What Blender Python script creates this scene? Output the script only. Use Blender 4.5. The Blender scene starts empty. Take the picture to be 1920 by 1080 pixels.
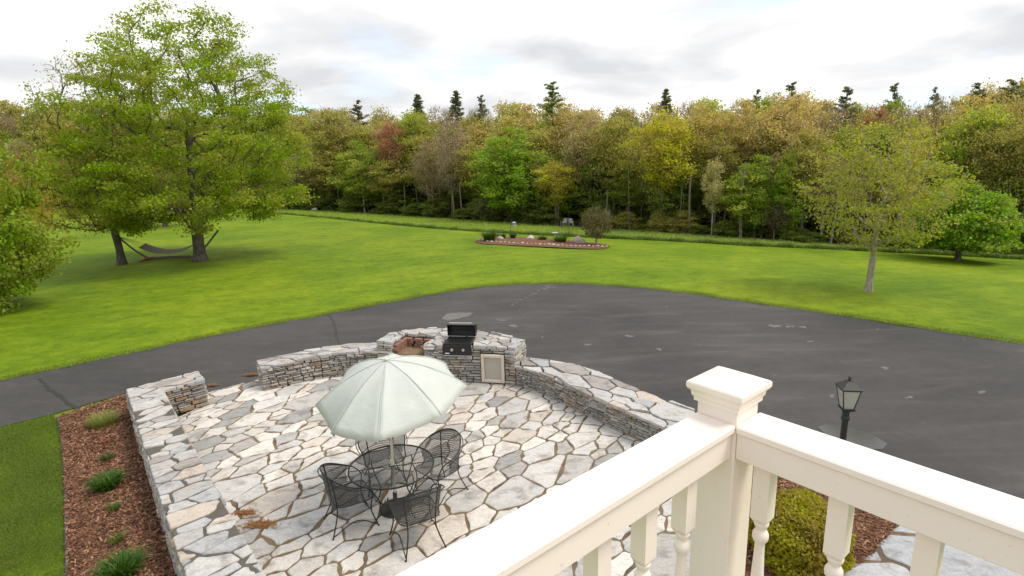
import bpy, math, random
import numpy as np
from math import radians, cos, sin, pi
from mathutils import Vector, Matrix

scene = bpy.context.scene
rng = np.random.default_rng(7)
random.seed(7)

# ------------------------------------------------------------------ camera
F_PX, PITCH, ROLL, YAW_AX, CAM_H = 1062.76, radians(13.1036), radians(-1.5833), radians(50.1658), 5.0
fwd = np.array([0, cos(PITCH), -sin(PITCH)])
r0 = np.array([1.0, 0, 0]); u0 = np.cross(r0, fwd)
cam_r = r0 * cos(ROLL) + u0 * sin(ROLL); cam_u = -r0 * sin(ROLL) + u0 * cos(ROLL)
cam_o = np.array([0, 0, CAM_H])
cd = bpy.data.cameras.new('camera'); cam = bpy.data.objects.new('camera', cd)
scene.collection.objects.link(cam)
cd.sensor_width = 36; cd.lens = F_PX / 1920 * 36; cd.clip_start = 0.05; cd.clip_end = 3000
m = Matrix.Identity(4)
for i in range(3):
    m[i][0] = cam_r[i]; m[i][1] = cam_u[i]; m[i][2] = -fwd[i]; m[i][3] = cam_o[i]
cam.matrix_world = m
scene.camera = cam

# ------------------------------------------------------------------ sky, sun, exposure
SUN_AZ, SUN_EL = radians(98), radians(56)      # azimuth from +Y towards +X
sun_dir = np.array([sin(SUN_AZ) * cos(SUN_EL), cos(SUN_AZ) * cos(SUN_EL), sin(SUN_EL)])
sd = bpy.data.lights.new('sun', 'SUN'); sun = bpy.data.objects.new('sun', sd); scene.collection.objects.link(sun)
sd.energy = 1.5; sd.angle = radians(24); sd.color = (1.0, 0.93, 0.82)
sun.rotation_euler = Vector((-sun_dir[0], -sun_dir[1], -sun_dir[2])).to_track_quat('-Z', 'Y').to_euler()

world = bpy.data.worlds.new('World'); scene.world = world; world.use_nodes = True
nt = world.node_tree; nt.nodes.clear()
def N(tree, typ): return tree.nodes.new(typ)
L = nt.links.new
out = N(nt, 'ShaderNodeOutputWorld'); bg = N(nt, 'ShaderNodeBackground'); bg.inputs['Strength'].default_value = 0.1
sky = N(nt, 'ShaderNodeTexSky'); sky.sky_type = 'NISHITA'; sky.sun_disc = False
sky.sun_elevation = SUN_EL; sky.sun_rotation = SUN_AZ; sky.air_density = 1.0; sky.dust_density = 1.5
tc = N(nt, 'ShaderNodeTexCoord'); sp = N(nt, 'ShaderNodeSeparateXYZ'); L(tc.outputs['Generated'], sp.inputs[0])
def MATH(tree, op, a, b=None, clamp=False):
    n = tree.nodes.new('ShaderNodeMath'); n.operation = op; n.use_clamp = clamp
    for i, v in enumerate((a, b)):
        if v is None: continue
        if isinstance(v, (int, float)): n.inputs[i].default_value = v
        else: tree.links.new(v, n.inputs[i])
    return n.outputs[0]
zc = MATH(nt, 'ADD', MATH(nt, 'MAXIMUM', sp.outputs[2], 0.0), 0.16)
cmb = N(nt, 'ShaderNodeCombineXYZ')
L(MATH(nt, 'DIVIDE', sp.outputs[0], zc), cmb.inputs[0]); L(MATH(nt, 'DIVIDE', sp.outputs[1], zc), cmb.inputs[1])
def wnoise(scale, detail, loc, rough=0.55, dist=0.0):
    mp = N(nt, 'ShaderNodeMapping'); mp.inputs['Location'].default_value = loc
    L(cmb.outputs[0], mp.inputs[0])
    n = N(nt, 'ShaderNodeTexNoise'); n.inputs['Scale'].default_value = scale; n.inputs['Detail'].default_value = detail
    n.inputs['Roughness'].default_value = rough; n.inputs['Distortion'].default_value = dist
    L(mp.outputs[0], n.inputs['Vector']); return n.outputs[0]
def WRAMP(fac, stops):
    n = nt.nodes.new('ShaderNodeValToRGB'); cr = n.color_ramp
    while len(cr.elements) < len(stops): cr.elements.new(0.5)
    for e, (p, c) in zip(cr.elements, stops): e.position = p; e.color = (*c, 1) if len(c) == 3 else c
    L(fac, n.inputs[0]); return n.outputs[0]
grey = WRAMP(wnoise(0.9, 7, (3.1, 7.7, 0), 0.5, 0.25), [(0.37, (4.2, 4.3, 4.45)), (0.465, (5.25, 5.25, 5.3)), (0.535, (6.4, 6.35, 6.2)), (0.60, (7.6, 7.4, 7.1))])
cover = WRAMP(wnoise(0.75, 6, (11.3, 2.2, 4), 0.5, 0.2), [(0.36, (0, 0, 0)), (0.46, (1, 1, 1))])
hz = WRAMP(sp.outputs[2], [(0.0, (1, 1, 1)), (0.14, (1, 1, 1)), (0.5, (0, 0, 0))])
mx = N(nt, 'ShaderNodeMix'); mx.data_type = 'RGBA'
sk2 = N(nt, 'ShaderNodeMix'); sk2.data_type = 'RGBA'; sk2.inputs['Factor'].default_value = 0.6
L(sky.outputs[0], sk2.inputs['A']); sk2.inputs['B'].default_value = (6.0, 6.9, 8.0, 1)
L(cover, mx.inputs['Factor']); L(sk2.outputs['Result'], mx.inputs['A']); L(grey, mx.inputs['B'])
L(mx.outputs['Result'], bg.inputs['Color']); L(bg.outputs[0], out.inputs[0])

vs = scene.view_settings
vs.view_transform = 'Standard'; vs.look = 'None'; vs.gamma = 1.0; vs.use_curve_mapping = False
vs.exposure = 0.86
scene.render.engine = 'CYCLES'
scene.cycles.use_denoising = True
scene.cycles.max_bounces = 10; scene.cycles.diffuse_bounces = 6; scene.cycles.transmission_bounces = 8; scene.cycles.transparent_max_bounces = 8
scene.cycles.caustics_reflective = False; scene.cycles.caustics_refractive = False

# ------------------------------------------------------------------ geometry helpers
AX = np.array([-cos(YAW_AX), sin(YAW_AX)]); BX = np.array([sin(YAW_AX), cos(YAW_AX)])   # house axes
def ab(a, b): return AX * a + BX * b
def terrain(x, y):
    x = np.asarray(x, float); y = np.asarray(y, float)
    b = x * BX[0] + y * BX[1]; a = x * AX[0] + y * AX[1]
    t = np.clip(b - 19.5, 0, 28.0)
    z = -0.05 - 0.082 * t * t / (t + 3.0)
    s = np.clip(a - 21.0, 0, 60.0); z = z - 0.016 * s * s / (s + 6.0)
    r = np.hypot(x, y)
    z = z + 0.05 * np.clip((r - 95), 0, 300) + 0.06 * np.clip(r - 62, 0, 120) * np.clip((x - 5) / 45, 0, 1)
    return z
def ray(px, py): return fwd * F_PX + cam_r * (px - 960) + cam_u * (540 - py)
def hit(px, py, z=0.0):
    d = ray(px, py); t = (z - CAM_H) / d[2]; return cam_o + d * t
def ground(px, py):
    d = ray(px, py); d = d / np.linalg.norm(d); ts = np.arange(3.0, 190.0, 0.25); P = cam_o + d * ts[:, None]
    below = P[:, 2] <= terrain(P[:, 0], P[:, 1]); k = int(np.argmax(below)) if below.any() else len(ts) - 1
    lo, hi = ts[max(0, k - 1)], ts[k]
    for _ in range(14):
        t = (lo + hi) / 2; p = cam_o + d * t
        if p[2] <= terrain(p[0], p[1]): hi = t
        else: lo = t
    p = cam_o + d * hi; p[2] = float(terrain(p[0], p[1])); return p
def proj(p):
    q = np.asarray(p, float) - cam_o; w = q @ fwd
    return 960 + F_PX * (q @ cam_r) / w, 540 - F_PX * (q @ cam_u) / w
def z_for_py(x, y, py):
    lo, hi = -5.0, 80.0
    for _ in range(50):
        mid = (lo + hi) / 2
        if proj((x, y, mid))[1] < py: hi = mid
        else: lo = mid
    return mid
def px_per_m(p): return F_PX / ((np.asarray(p, float) - cam_o) @ fwd)

COL = scene.collection
def link(o, parent=None):
    COL.objects.link(o)
    if parent is not None: o.parent = parent
    return o
def mesh_obj(name, verts, faces, mat, parent=None, smooth=False, color=None, attr=None):
    me = bpy.data.meshes.new(name)
    me.from_pydata([tuple(v) for v in verts], [], [tuple(f) for f in faces])
    me.materials.append(mat)
    if smooth: me.polygons.foreach_set('use_smooth', [True] * len(me.polygons))
    me.update()
    o = bpy.data.objects.new(name, me)
    if color is not None: o.color = (*color, 1)
    return link(o, parent)
def fast_mesh(name, verts, polys, k, mat, tint=None, smooth=False):
    """verts (n,3) float, polys (m,k) int; tint (n,3) optional point colour"""
    me = bpy.data.meshes.new(name)
    me.vertices.add(len(verts)); me.vertices.foreach_set('co', np.asarray(verts, np.float32).ravel())
    me.loops.add(polys.size); me.loops.foreach_set('vertex_index', np.asarray(polys, np.int32).ravel())
    me.polygons.add(len(polys)); me.polygons.foreach_set('loop_start', np.arange(len(polys), dtype=np.int32) * k)
    me.polygons.foreach_set('loop_total', np.full(len(polys), k, np.int32))
    if smooth: me.polygons.foreach_set('use_smooth', np.ones(len(polys), bool))
    if tint is not None:
        at = me.attributes.new('tint', 'FLOAT_COLOR', 'POINT')
        c = np.ones((len(verts), 4), np.float32); c[:, :3] = tint
        at.data.foreach_set('color', c.ravel())
    me.materials.append(mat); me.update(calc_edges=True); me.validate()
    return me
def tag(o, label, cat=None, group=None, kind=None):
    o['label'] = label
    if cat: o['category'] = cat
    if group: o['group'] = group
    if kind: o['kind'] = kind
    return o
def thing(name, label, cat, loc=(0, 0, 0), rz=0.0, group=None):
    o = bpy.data.objects.new(name, None); o.location = loc; o.rotation_euler = (0, 0, rz); o.empty_display_size = 0.2
    link(o); return tag(o, label, cat, group)
def copy_tree(o, parent=None):
    c = o.copy(); link(c, parent)
    for ch in list(o.children): copy_tree(ch, c)
    return c

class MB:
    """collects vertices and faces of ONE part"""
    def __init__(s): s.v = []; s.f = []
    def add(s, vs_, fs):
        o = len(s.v); s.v += [tuple(map(float, v)) for v in vs_]; s.f += [tuple(i + o for i in f) for f in fs]; return s
    def box(s, c, d, rz=0.0, bev=0.0):
        hx, hy, hz_ = d[0] / 2, d[1] / 2, d[2] / 2
        b = bev
        if b <= 0:
            P = [(sx * hx, sy * hy, sz * hz_) for sz in (-1, 1) for sy in (-1, 1) for sx in (-1, 1)]
            Fc = [(0, 2, 3, 1), (4, 5, 7, 6), (0, 1, 5, 4), (1, 3, 7, 5), (3, 2, 6, 7), (2, 0, 4, 6)]
        else:
            def ring(x, y, z): return [(-x, -y, z), (x, -y, z), (x, y, z), (-x, y, z)]
            def oct_(x, y, z): return [(-x + b, -y, z), (x - b, -y, z), (x, -y + b, z), (x, y - b, z), (x - b, y, z), (-x + b, y, z), (-x, y - b, z), (-x, -y + b, z)]
            P = ring(hx - b, hy - b, -hz_) + oct_(hx, hy, -hz_ + b) + oct_(hx, hy, hz_ - b) + ring(hx - b, hy - b, hz_)
            Fc = [(3, 2, 1, 0), (20, 21, 22, 23)]
            for i in range(8): Fc.append((4 + i, 4 + (i + 1) % 8, 12 + (i + 1) % 8, 12 + i))
            for i in range(4):
                a0, a1 = 4 + 2 * i, 5 + 2 * i; Fc.append((i, (i + 1) % 4, a1, a0)); Fc.append(((i + 1) % 4, 4 + (2 * i + 2) % 8, a1))
                t0, t1 = 12 + 2 * i, 13 + 2 * i; Fc.append((20 + i, t0, t1, 20 + (i + 1) % 4)); Fc.append((20 + (i + 1) % 4, t1, 12 + (2 * i + 2) % 8))
        cs, sn = cos(rz), sin(rz)
        return s.add([(c[0] + x * cs - y * sn, c[1] + x * sn + y * cs, c[2] + z) for x, y, z in P], Fc)
    def tube(s, pts, r, k=6, closed=False, cap=True):
        pts = [np.asarray(p, float) for p in pts]; n = len(pts)
        rs = r if hasattr(r, '__len__') else [r] * n
        base = len(s.v); up = None
        for i in range(n):
            a = pts[i - 1] if (i > 0 or closed) else pts[i]; b = pts[(i + 1) % n] if (i < n - 1 or closed) else pts[i]
            t = b - a; t = t / (np.linalg.norm(t) + 1e-9)
            if up is None:
                up = np.array([0, 0, 1.0]) if abs(t[2]) < 0.9 else np.array([1.0, 0, 0])
            e1 = np.cross(t, up); e1 /= np.linalg.norm(e1) + 1e-9; e2 = np.cross(e1, t); up = e2
            for j in range(k):
                q = pts[i] + rs[i] * (e1 * cos(2 * pi * j / k) + e2 * sin(2 * pi * j / k)); s.v.append(tuple(q))
        for i in range(n if closed else n - 1):
            i2 = (i + 1) % n
            for j in range(k):
                j2 = (j + 1) % k; s.f.append((base + i * k + j, base + i * k + j2, base + i2 * k + j2, base + i2 * k + j))
        if cap and not closed:
            s.f.append(tuple(base + j for j in range(k))[::-1]); s.f.append(tuple(base + (n - 1) * k + j for j in range(k)))
        return s
    def lathe(s, prof, c=(0, 0, 0), k=16):
        base = len(s.v); n = len(prof)
        for r, z in prof:
            for j in range(k): s.v.append((c[0] + r * cos(2 * pi * j / k), c[1] + r * sin(2 * pi * j / k), c[2] + z))
        for i in range(n - 1):
            for j in range(k):
                j2 = (j + 1) % k; s.f.append((base + i * k + j, base + i * k + j2, base + (i + 1) * k + j2, base + (i + 1) * k + j))
        s.f.append(tuple(base + j for j in range(k))[::-1]); s.f.append(tuple(base + (n - 1) * k + j for j in range(k)))
        return s
    def prism(s, poly, z0, z1, cham=0.0, jit=0.0):
        n = len(poly); P = np.asarray(poly, float); c = P.mean(0)
        if cham > 0:
            d = P - c; ln = np.linalg.norm(d, axis=1, keepdims=True) + 1e-9
            Q = P - d / ln * cham
            vs_ = [(*p, z0) for p in P] + [(*p, z1 - cham * 0.8) for p in P] + [(*q, z1 + random.uniform(-jit, jit)) for q in Q]
            fs = [tuple(range(n))[::-1], tuple(range(2 * n, 3 * n))]
            for i in range(n):
                j = (i + 1) % n; fs += [(i, j, n + j, n + i), (n + i, n + j, 2 * n + j, 2 * n + i)]
        else:
            vs_ = [(*p, z0) for p in P] + [(*p, z1) for p in P]; fs = [tuple(range(n))[::-1], tuple(range(n, 2 * n))]
            for i in range(n):
                j = (i + 1) % n; fs.append((i, j, n + j, n + i))
        return s.add(vs_, fs)
    def build(s, name, mat, parent=None, smooth=False, color=None): return mesh_obj(name, s.v, s.f, mat, parent, smooth, color)

# ------------------------------------------------------------------ materials
def new_mat(name):
    mt = bpy.data.materials.new(name); mt.use_nodes = True; t = mt.node_tree
    return mt, t, t.nodes['Principled BSDF']
def coords(t, kind='Object', scale=(1, 1, 1)):
    c = t.nodes.new('ShaderNodeTexCoord'); mp = t.nodes.new('ShaderNodeMapping'); mp.inputs['Scale'].default_value = scale
    if kind == 'World':
        g = t.nodes.new('ShaderNodeNewGeometry'); t.links.new(g.outputs['Position'], mp.inputs[0])
    else: t.links.new(c.outputs[kind], mp.inputs[0])
    return mp.outputs[0]
def noise(t, vec, scale, detail=4, rough=0.55, dist=0.0, out='Fac'):
    n = t.nodes.new('ShaderNodeTexNoise'); n.inputs['Scale'].default_value = scale; n.inputs['Detail'].default_value = detail
    n.inputs['Roughness'].default_value = rough; n.inputs['Distortion'].default_value = dist
    t.links.new(vec, n.inputs['Vector']); return n.outputs[0 if out == 'Fac' else 1]
def ramp(t, fac, stops):
    n = t.nodes.new('ShaderNodeValToRGB'); cr = n.color_ramp
    while len(cr.elements) < len(stops): cr.elements.new(0.5)
    for e, (p, c) in zip(cr.elements, stops): e.position = p; e.color = (*c, 1) if hasattr(c, '__len__') else (c, c, c, 1)
    t.links.new(fac, n.inputs[0]); return n.outputs[0]
def mixc(t, fac, a, b, mode='MIX'):
    n = t.nodes.new('ShaderNodeMix'); n.data_type = 'RGBA'; n.blend_type = mode
    for key, v in (('Factor', fac), ('A', a), ('B', b)):
        sock = [s for s in n.inputs if s.name == key and (s.type == ('VALUE' if key == 'Factor' else 'RGBA'))][0]
        if isinstance(v, (int, float)): sock.default_value = v
        elif isinstance(v, (tuple, list)): sock.default_value = (*v, 1) if len(v) == 3 else v
        else: t.links.new(v, sock)
    return [o for o in n.outputs if o.type == 'RGBA'][0]
def bump(t, h, strength=0.3, dist=0.01):
    n = t.nodes.new('ShaderNodeBump'); n.inputs['Strength'].default_value = strength; n.inputs['Distance'].default_value = dist
    t.links.new(h, n.inputs['Height']); return n.outputs[0]
def simple(name, col, rough=0.6, var=0.12, scale=6.0, metal=0.0, bmp=0.0, spec=0.5):
    mt, t, b = new_mat(name); v = coords(t)
    c = mixc(t, noise(t, v, scale), tuple(x * (1 - var) for x in col), tuple(min(1, x * (1 + var)) for x in col))
    t.links.new(c, b.inputs['Base Color']); b.inputs['Roughness'].default_value = rough; b.inputs['Metallic'].default_value = metal
    b.inputs['Specular IOR Level'].default_value = spec
    if bmp: t.links.new(bump(t, noise(t, v, scale * 8), bmp), b.inputs['Normal'])
    return mt

def stone_material(name, stain=0.5, sc=1.0):
    mt, t, b = new_mat(name)
    oi = t.nodes.new('ShaderNodeObjectInfo'); v = coords(t, 'World', (sc, sc, sc))
    # streaky layered stone: stretched noise, per stone direction left to the world axes
    vs2 = coords(t, 'World', (1.6 * sc, 4.6 * sc, 3.0 * sc))
    n1 = noise(t, v, 3.2, 6, 0.6, 0.4); n2 = noise(t, vs2, 2.4, 5, 0.65, 0.6); n3 = noise(t, v, 26, 4, 0.6)
    base = mixc(t, 0.8, oi.outputs['Color'], ramp(t, n2, [(0.3, (0.74, 0.73, 0.73)), (0.52, (1, 1, 1)), (0.72, (1.08, 1.05, 1.0))]), 'MULTIPLY')
    base = mixc(t, 0.7, base, ramp(t, n3, [(0.3, (0.78, 0.77, 0.76)), (0.6, (1.05, 1.05, 1.05))]), 'MULTIPLY')
    sm = ramp(t, n1, [(0.52, 0.0), (0.70, 1.0)])
    base = mixc(t, MATH(t, 'MULTIPLY', sm, stain), base, mixc(t, 1.0, base, (0.42, 0.39, 0.36), 'MULTIPLY'))
    rust = ramp(t, noise(t, v, 1.7, 3, 0.5, 0.2), [(0.63, 0.0), (0.75, 1.0)])
    base = mixc(t, MATH(t, 'MULTIPLY', rust, 0.35), base, mixc(t, 1.0, base, (1.0, 0.72, 0.48), 'MULTIPLY'))
    t.links.new(base, b.inputs['Base Color']); b.inputs['Roughness'].default_value = 0.85; b.inputs['Specular IOR Level'].default_value = 0.25
    h = mixc(t, 0.5, n2, n3); t.links.new(bump(t, h, 0.55, 0.02), b.inputs['Normal'])
    return mt
M_FLAG = stone_material('flagstone', 0.75, 1.0)
M_WALL = stone_material('wall_stone', 0.45, 1.6)
M_CAP = stone_material('cap_stone', 0.6, 1.3)

def leaf_material(name, trans=0.4, rough=0.45):
    mt, t, b = new_mat(name)
    oi = t.nodes.new('ShaderNodeObjectInfo'); at = t.nodes.new('ShaderNodeAttribute'); at.attribute_name = 'tint'
    s = t.nodes.new('ShaderNodeSeparateColor'); t.links.new(at.outputs['Color'], s.inputs[0])
    hsv = t.nodes.new('ShaderNodeHueSaturation'); t.links.new(oi.outputs['Color'], hsv.inputs['Color'])
    t.links.new(MATH(t, 'ADD', 0.472, MATH(t, 'MULTIPLY', s.outputs[0], 0.056)), hsv.inputs['Hue'])
    t.links.new(MATH(t, 'ADD', 0.78, MATH(t, 'MULTIPLY', s.outputs[1], 0.44)), hsv.inputs['Value'])
    t.links.new(MATH(t, 'ADD', 0.85, MATH(t, 'MULTIPLY', s.outputs[0], 0.2)), hsv.inputs['Saturation'])
    t.links.new(hsv.outputs[0], b.inputs['Base Color']); b.inputs['Roughness'].default_value = rough; b.inputs['Specular IOR Level'].default_value = 0.3
    tr = t.nodes.new('ShaderNodeBsdfTranslucent')
    t.links.new(mixc(t, 1.0, hsv.outputs[0], (1.25, 1.2, 0.6), 'MULTIPLY'), tr.inputs['Color'])
    ms = t.nodes.new('ShaderNodeMixShader'); ms.inputs[0].default_value = trans
    t.links.new(b.outputs[0], ms.inputs[1]); t.links.new(tr.outputs[0], ms.inputs[2])
    t.links.new(ms.outputs[0], t.nodes['Material Output'].inputs['Surface'])
    return mt
M_LEAF = leaf_material('leaves', 0.5)
M_NEEDLE = leaf_material('needles', 0.3, 0.6)
M_GRASS = leaf_material('grass_blades', 0.3, 0.5)

def bark_material(name, c0, c1, sc=(14, 14, 3)):
    mt, t, b = new_mat(name); v = coords(t, 'Object', sc)
    n = noise(t, v, 1.0, 6, 0.65, 0.3)
    t.links.new(ramp(t, n, [(0.35, c0), (0.65, c1)]), b.inputs['Base Color']); b.inputs['Roughness'].default_value = 0.9
    b.inputs['Specular IOR Level'].default_value = 0.15
    t.links.new(bump(t, n, 0.9, 0.03), b.inputs['Normal']); return mt
M_BARK = bark_material('bark', (0.05, 0.042, 0.036), (0.19, 0.165, 0.14))
M_BARK_PALE = bark_material('pale_bark', (0.22, 0.185, 0.15), (0.46, 0.40, 0.34))
M_BARK_GREY = bark_material('grey_bark', (0.13, 0.115, 0.095), (0.29, 0.26, 0.215))
M_BIRCH = bark_material('birch_bark', (0.16, 0.14, 0.12), (0.62, 0.58, 0.52), (3, 3, 5))
M_TWIG = bark_material('twigs', (0.19, 0.14, 0.10), (0.36, 0.27, 0.20))

# lawn
def lawn_material():
    mt, t, b = new_mat('mown_grass'); v = coords(t, 'World')
    vs_ = coords(t, 'World', (0.7, 1.0, 1.0))
    big = noise(t, v, 0.16, 4, 0.55, 0.3); mid = noise(t, vs_, 0.8, 5, 0.6, 0.3); fine = noise(t, v, 9.0, 6, 0.75); vf = noise(t, v, 55.0, 3, 0.7)
    # mowing passes run along the drive
    mp = t.nodes.new('ShaderNodeMapping'); mp.inputs['Rotation'].default_value = (0, 0, radians(-22))
    g = t.nodes.new('ShaderNodeNewGeometry'); t.links.new(g.outputs['Position'], mp.inputs[0])
    wv = t.nodes.new('ShaderNodeTexWave'); wv.inputs['Scale'].default_value = 0.28; wv.inputs['Distortion'].default_value = 1.6; wv.inputs['Detail'].default_value = 2
    wv.bands_direction = 'Y'; t.links.new(mp.outputs[0], wv.inputs['Vector'])
    c = ramp(t, big, [(0.32, (0.110, 0.185, 0.005)), (0.5, (0.155, 0.230, 0.007)), (0.68, (0.205, 0.265, 0.012))])
    c = mixc(t, 0.75, c, ramp(t, mid, [(0.3, (0.72, 0.78, 0.7)), (0.55, (1, 1, 1)), (0.75, (1.2, 1.12, 1.05))]), 'MULTIPLY')
    c = mixc(t, 0.04, c, wv.outputs['Color'], 'OVERLAY')
    mid2 = noise(t, coords(t, 'World', (0.8, 1.0, 1.0)), 2.6, 6, 0.7, 0.4)
    c = mixc(t, 0.9, c, ramp(t, mid2, [(0.32, (0.66, 0.74, 0.6)), (0.5, (1, 1, 1)), (0.66, (1.22, 1.14, 1.1))]), 'MULTIPLY')
    c = mixc(t, 0.8, c, ramp(t, fine, [(0.28, (0.66, 0.72, 0.6)), (0.6, (1.12, 1.1, 1.0))]), 'MULTIPLY')
    c = mixc(t, 0.6, c, ramp(t, vf, [(0.3, (0.6, 0.66, 0.5)), (0.65, (1.2, 1.18, 1.0))]), 'MULTIPLY')
    dry = ramp(t, noise(t, vs_, 0.45, 6, 0.7), [(0.6, 0.0), (0.72, 1.0)])
    c = mixc(t, MATH(t, 'MULTIPLY', dry, 0.28), c, (0.21, 0.20, 0.05))
    t.links.new(c, b.inputs['Base Color']); b.inputs['Roughness'].default_value = 0.8; b.inputs['Specular IOR Level'].default_value = 0.15
    h = mixc(t, 0.5, fine, vf); t.links.new(bump(t, h, 0.8, 0.04), b.inputs['Normal'])
    return mt
M_LAWN = lawn_material()
def asphalt_material():
    mt, t, b = new_mat('asphalt'); v = coords(t, 'World')
    mp = t.nodes.new('ShaderNodeMapping'); mp.inputs['Rotation'].default_value = (0, 0, radians(28)); mp.inputs['Scale'].default_value = (0.45, 1.9, 1)
    g = t.nodes.new('ShaderNodeNewGeometry'); t.links.new(g.outputs['Position'], mp.inputs[0])
    strk = noise(t, mp.outputs[0], 0.9, 6, 0.6, 0.6); big = noise(t, v, 0.22, 4, 0.5); agg = noise(t, v, 110, 2, 0.8); mid = noise(t, v, 5, 5, 0.7)
    c = ramp(t, big, [(0.3, (0.044, 0.042, 0.042)), (0.7, (0.080, 0.074, 0.072))])
    c = mixc(t, 0.8, c, ramp(t, strk, [(0.3, (0.80, 0.80, 0.80)), (0.55, (1, 1, 1)), (0.75, (1.5, 1.42, 1.34))]), 'MULTIPLY')
    c = mixc(t, 0.7, c, ramp(t, mid, [(0.3, (0.82, 0.82, 0.82)), (0.7, (1.14, 1.13, 1.12))]), 'MULTIPLY')
    c = mixc(t, 0.6, c, ramp(t, agg, [(0.35, (0.7, 0.7, 0.7)), (0.7, (1.35, 1.33, 1.3))]), 'MULTIPLY')
    sand = ramp(t, noise(t, mp.outputs[0], 0.55, 7, 0.65, 0.9), [(0.54, 0.0), (0.68, 1.0)])
    c = mixc(t, MATH(t, 'MULTIPLY', sand, 0.3), c, (0.15, 0.128, 0.11))
    t.links.new(c, b.inputs['Base Color']); b.inputs['Roughness'].default_value = 0.75; b.inputs['Specular IOR Level'].default_value = 0.3
    t.links.new(bump(t, agg, 0.5, 0.006), b.inputs['Normal']); return mt
M_ASPH = asphalt_material()
def mulch_material():
    mt, t, b = new_mat('bark_mulch'); v = coords(t, 'World'); n = noise(t, v, 38, 4, 0.7); n2 = noise(t, v, 3, 4)
    c = ramp(t, n, [(0.3, (0.070, 0.029, 0.014)), (0.5, (0.155, 0.066, 0.032)), (0.72, (0.27, 0.135, 0.07))])
    c = mixc(t, 0.5, c, ramp(t, n2, [(0.3, 0.75), (0.7, 1.15)]), 'MULTIPLY')
    t.links.new(c, b.inputs['Base Color']); b.inputs['Roughness'].default_value = 0.95; t.links.new(bump(t, n, 1.0, 0.03), b.inputs['Normal']); return mt
M_MULCH = mulch_material()
def joint_material():
    mt, t, b = new_mat('joint_fill'); v = coords(t, 'World'); n = noise(t, v, 2.2, 5, 0.6); f = noise(t, v, 60, 3, 0.7)
    c = ramp(t, n, [(0.35, (0.10, 0.068, 0.045)), (0.5, (0.23, 0.155, 0.09)), (0.62, (0.19, 0.15, 0.06)), (0.72, (0.27, 0.145, 0.065))])
    c = mixc(t, 0.8, c, ramp(t, f, [(0.3, 0.55), (0.7, 1.3)]), 'MULTIPLY')
    t.links.new(c, b.inputs['Base Color']); b.inputs['Roughness'].default_value = 0.95; t.links.new(bump(t, f, 0.8, 0.02), b.inputs['Normal']); return mt
M_JOINT = joint_material()
M_CORE = simple('wall_core', (0.075, 0.066, 0.056), 0.95, 0.3, 20)
M_LITTER = simple('leaf_litter', (0.072, 0.052, 0.033), 0.95, 0.45, 2.5, bmp=0.8)
M_IRON = simple('black_iron', (0.016, 0.0155, 0.015), 0.45, 0.2, 30, metal=0.0, spec=0.5)
M_IRONMESH = simple('iron_mesh', (0.045, 0.043, 0.041), 0.55, 0.2, 30)
def paint_material():
    mt, t, b = new_mat('painted_railing'); v = coords(t, 'World')
    c = mixc(t, noise(t, v, 2.0, 4), (0.86, 0.765, 0.70), (0.895, 0.805, 0.74))
    drt = ramp(t, noise(t, v, 9.0, 8, 0.75, 0.5), [(0.58, 0.0), (0.78, 1.0)]); c = mixc(t, MATH(t, 'MULTIPLY', drt, 0.22), c, (0.55, 0.47, 0.38))
    spk = ramp(t, noise(t, v, 70.0, 2, 0.5), [(0.70, 0.0), (0.76, 1.0)]); c = mixc(t, MATH(t, 'MULTIPLY', spk, 0.35), c, (0.40, 0.34, 0.27))
    t.links.new(c, b.inputs['Base Color']); b.inputs['Roughness'].default_value = 0.45; b.inputs['Specular IOR Level'].default_value = 0.4
    t.links.new(bump(t, noise(t, v, 30, 5, 0.65), 0.08, 0.004), b.inputs['Normal']); return mt
M_WHITE = paint_material()
M_BLACKENAMEL = simple('grill_enamel', (0.012, 0.012, 0.012), 0.32, 0.2, 10)
M_GRILLGREY = simple('grill_hood', (0.035, 0.036, 0.036), 0.35, 0.2, 10)
M_STEEL = simple('steel', (0.62, 0.61, 0.58), 0.3, 0.1, 10, metal=0.9)
M_CREAM = simple('cream_frame', (0.62, 0.55, 0.45), 0.55, 0.06, 8)
M_PANEL = simple('door_panel', (0.42, 0.39, 0.34), 0.6, 0.08, 60)
M_BRICK = simple('red_brick', (0.25, 0.125, 0.095), 0.9, 0.4, 14, bmp=0.5)
M_POLE = simple('umbrella_pole', (0.66, 0.62, 0.5), 0.5, 0.05, 5)
M_ROPE = simple('hammock_fabric', (0.21, 0.175, 0.145), 0.9, 0.15, 12)
M_WOODGREY = simple('weathered_wood', (0.17, 0.145, 0.11), 0.85, 0.25, 10)
M_WOODORANGE = simple('orange_wood', (0.33, 0.14, 0.055), 0.75, 0.25, 10)
M_ROCK = simple('pale_rock', (0.50, 0.46, 0.41), 0.9, 0.25, 5, bmp=0.7)
M_PINKROCK = simple('pink_rock', (0.42, 0.34, 0.30), 0.9, 0.25, 5, bmp=0.7)
M_SEAL = simple('crack_sealant', (0.022, 0.021, 0.02), 0.6, 0.2, 8)
M_PATCH = simple('salt_patch', (0.14, 0.13, 0.12), 0.9, 0.5, 6)
M_PLASTIC = simple('white_plastic', (0.72, 0.72, 0.70), 0.5, 0.05, 5)
M_BIRDGREY = simple('grey_metal', (0.33, 0.34, 0.33), 0.5, 0.1, 8)
M_BULB = simple('candle_tube', (0.75, 0.70, 0.58), 0.5, 0.05, 5)
def glass_material():
    mt, t, b = new_mat('lantern_glass'); v = coords(t, 'Object', (40, 40, 12))
    b.inputs['Base Color'].default_value = (0.93, 0.91, 0.87, 1); b.inputs['Roughness'].default_value = 0.22
    b.inputs['Transmission Weight'].default_value = 0.6; b.inputs['IOR'].default_value = 1.3
    t.links.new(bump(t, noise(t, v, 1.0), 0.3), b.inputs['Normal']); return mt
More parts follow.
